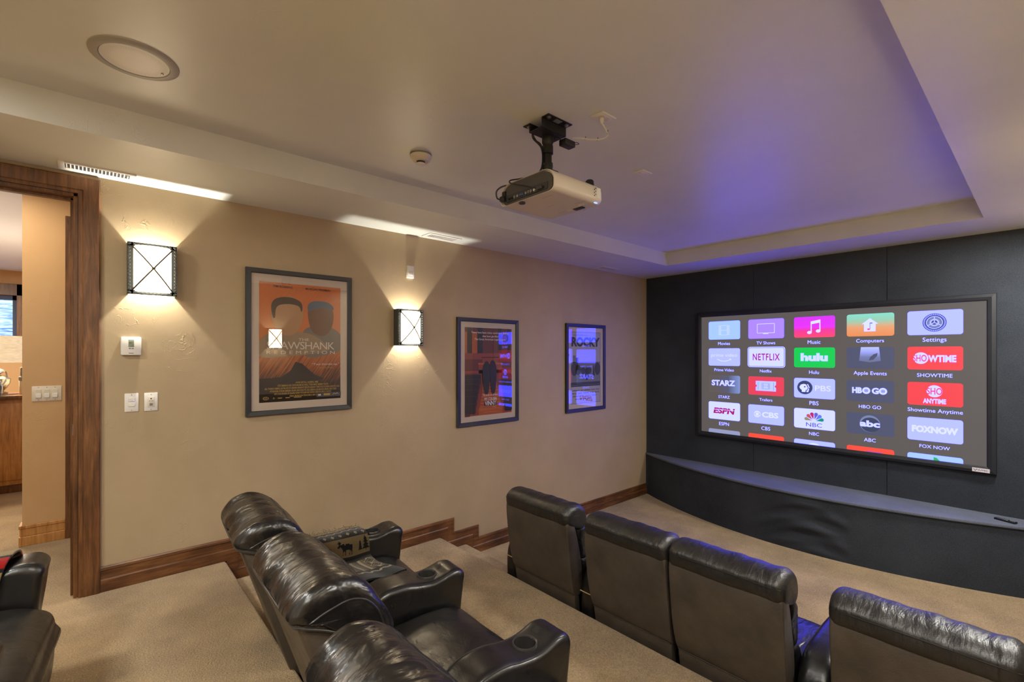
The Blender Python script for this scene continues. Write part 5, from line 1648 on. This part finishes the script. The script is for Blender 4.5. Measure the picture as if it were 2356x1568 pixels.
t = thing('table_lamp', 'table lamp with a linen drum shade on the bar cabinet', 'lamp', (-3.52, -0.80, 1.02))
b = BM(); lathe(b, [(0.26, 0.34), (0.255, 0.62), (0.252, 0.62), (0.257, 0.34)], (0, 0, 0), 'z', 48, cap=False); link_mesh('lamp_shade', b, M['lampshade'], t)
b = BM(); lathe(b, [(0.0, 0.0), (0.13, 0.0), (0.135, 0.02), (0.10, 0.035), (0.125, 0.07), (0.15, 0.12), (0.155, 0.17), (0.12, 0.195), (0.07, 0.21), (0.10, 0.235), (0.105, 0.26), (0.06, 0.285), (0.02, 0.30), (0.016, 0.40), (0.0, 0.40)], seg=40); link_mesh('lamp_base', b, M['silver'], t)
add_light('lamp_bulb', 'POINT', (0, 0, 0.47), 60, (1, 0.85, 0.62), size=0.05, parent=t)

t = thing('glass_decanter', 'clear bluish glass jug standing before the lamp on the bar cabinet', 'decanter', (-3.32, -0.745, 1.02))
k = NT('clear_glass'); k.b.inputs['Base Color'].default_value = srgb(200, 220, 255); k.b.inputs['Roughness'].default_value = 0.02; k.b.inputs['Transmission Weight'].default_value = 1.0; k.b.inputs['IOR'].default_value = 1.45
b = BM(); lathe(b, [(0.0, 0.004), (0.05, 0.0), (0.056, 0.02), (0.06, 0.09), (0.045, 0.15), (0.026, 0.20), (0.024, 0.25), (0.034, 0.275), (0.031, 0.275), (0.021, 0.25), (0.023, 0.20), (0.042, 0.15), (0.056, 0.09), (0.052, 0.022), (0.0, 0.012)], seg=32, cap=False); link_mesh('body', b, k.m, t)
b = BM(); tube(b, catmull([(0, 0.03, 0.255), (0, 0.075, 0.25), (0, 0.085, 0.18), (0, 0.058, 0.11)], 8), 0.006, 8); link_mesh('handle', b, k.m, t)

t = thing('silver_box', 'low silver and cream box beside the lamp on the bar cabinet', 'box', (-3.50, -0.475, 1.02))
part('body', -0.12, 0.12, -0.10, 0.12, 0, 0.15, simple('cream_lacquer', srgb(214, 196, 166), 0.35), 0.006)
part('lid', -0.125, 0.125, -0.105, 0.125, 0.15, 0.19, M['silver'], 0.008)
part('rim', -0.115, 0.115, -0.095, 0.115, 0.19, 0.29, M['silver'], 0.01)

# three-gang switch plate in the hall
t = thing('switch_plate', 'white three-gang rocker switch plate on the ochre hall wall', 'switch', (HX, -0.259, EYE - 0.308))
wall_box(t, 'cover_plate', -0.083, 0.083, -0.058, 0.058, 0, 0.006, M['white_plastic2'])
for y in (-0.046, 0, 0.046):
    b = BM(); box(b, 0.005, 0.009, y - 0.0165, y + 0.0165, -0.033, 0.033, 0.002, 1)
    rk = link_mesh('rocker', b, M['white_plastic2'], t)
    b = BM(); box(b, 0.007, 0.013, y - 0.0155, y + 0.0155, -0.032, 0.0, 0.002, 1); link_mesh('paddle', b, M['white_plastic'], rk)
    for z in (-0.048, 0.048):
        b = BM(); lathe(b, [(0.0028, 0), (0.0022, 0.001), (0, 0.0012)], (0.006, y, z), 'x', 10); link_mesh('screw', b, M['grey_plastic'], t)
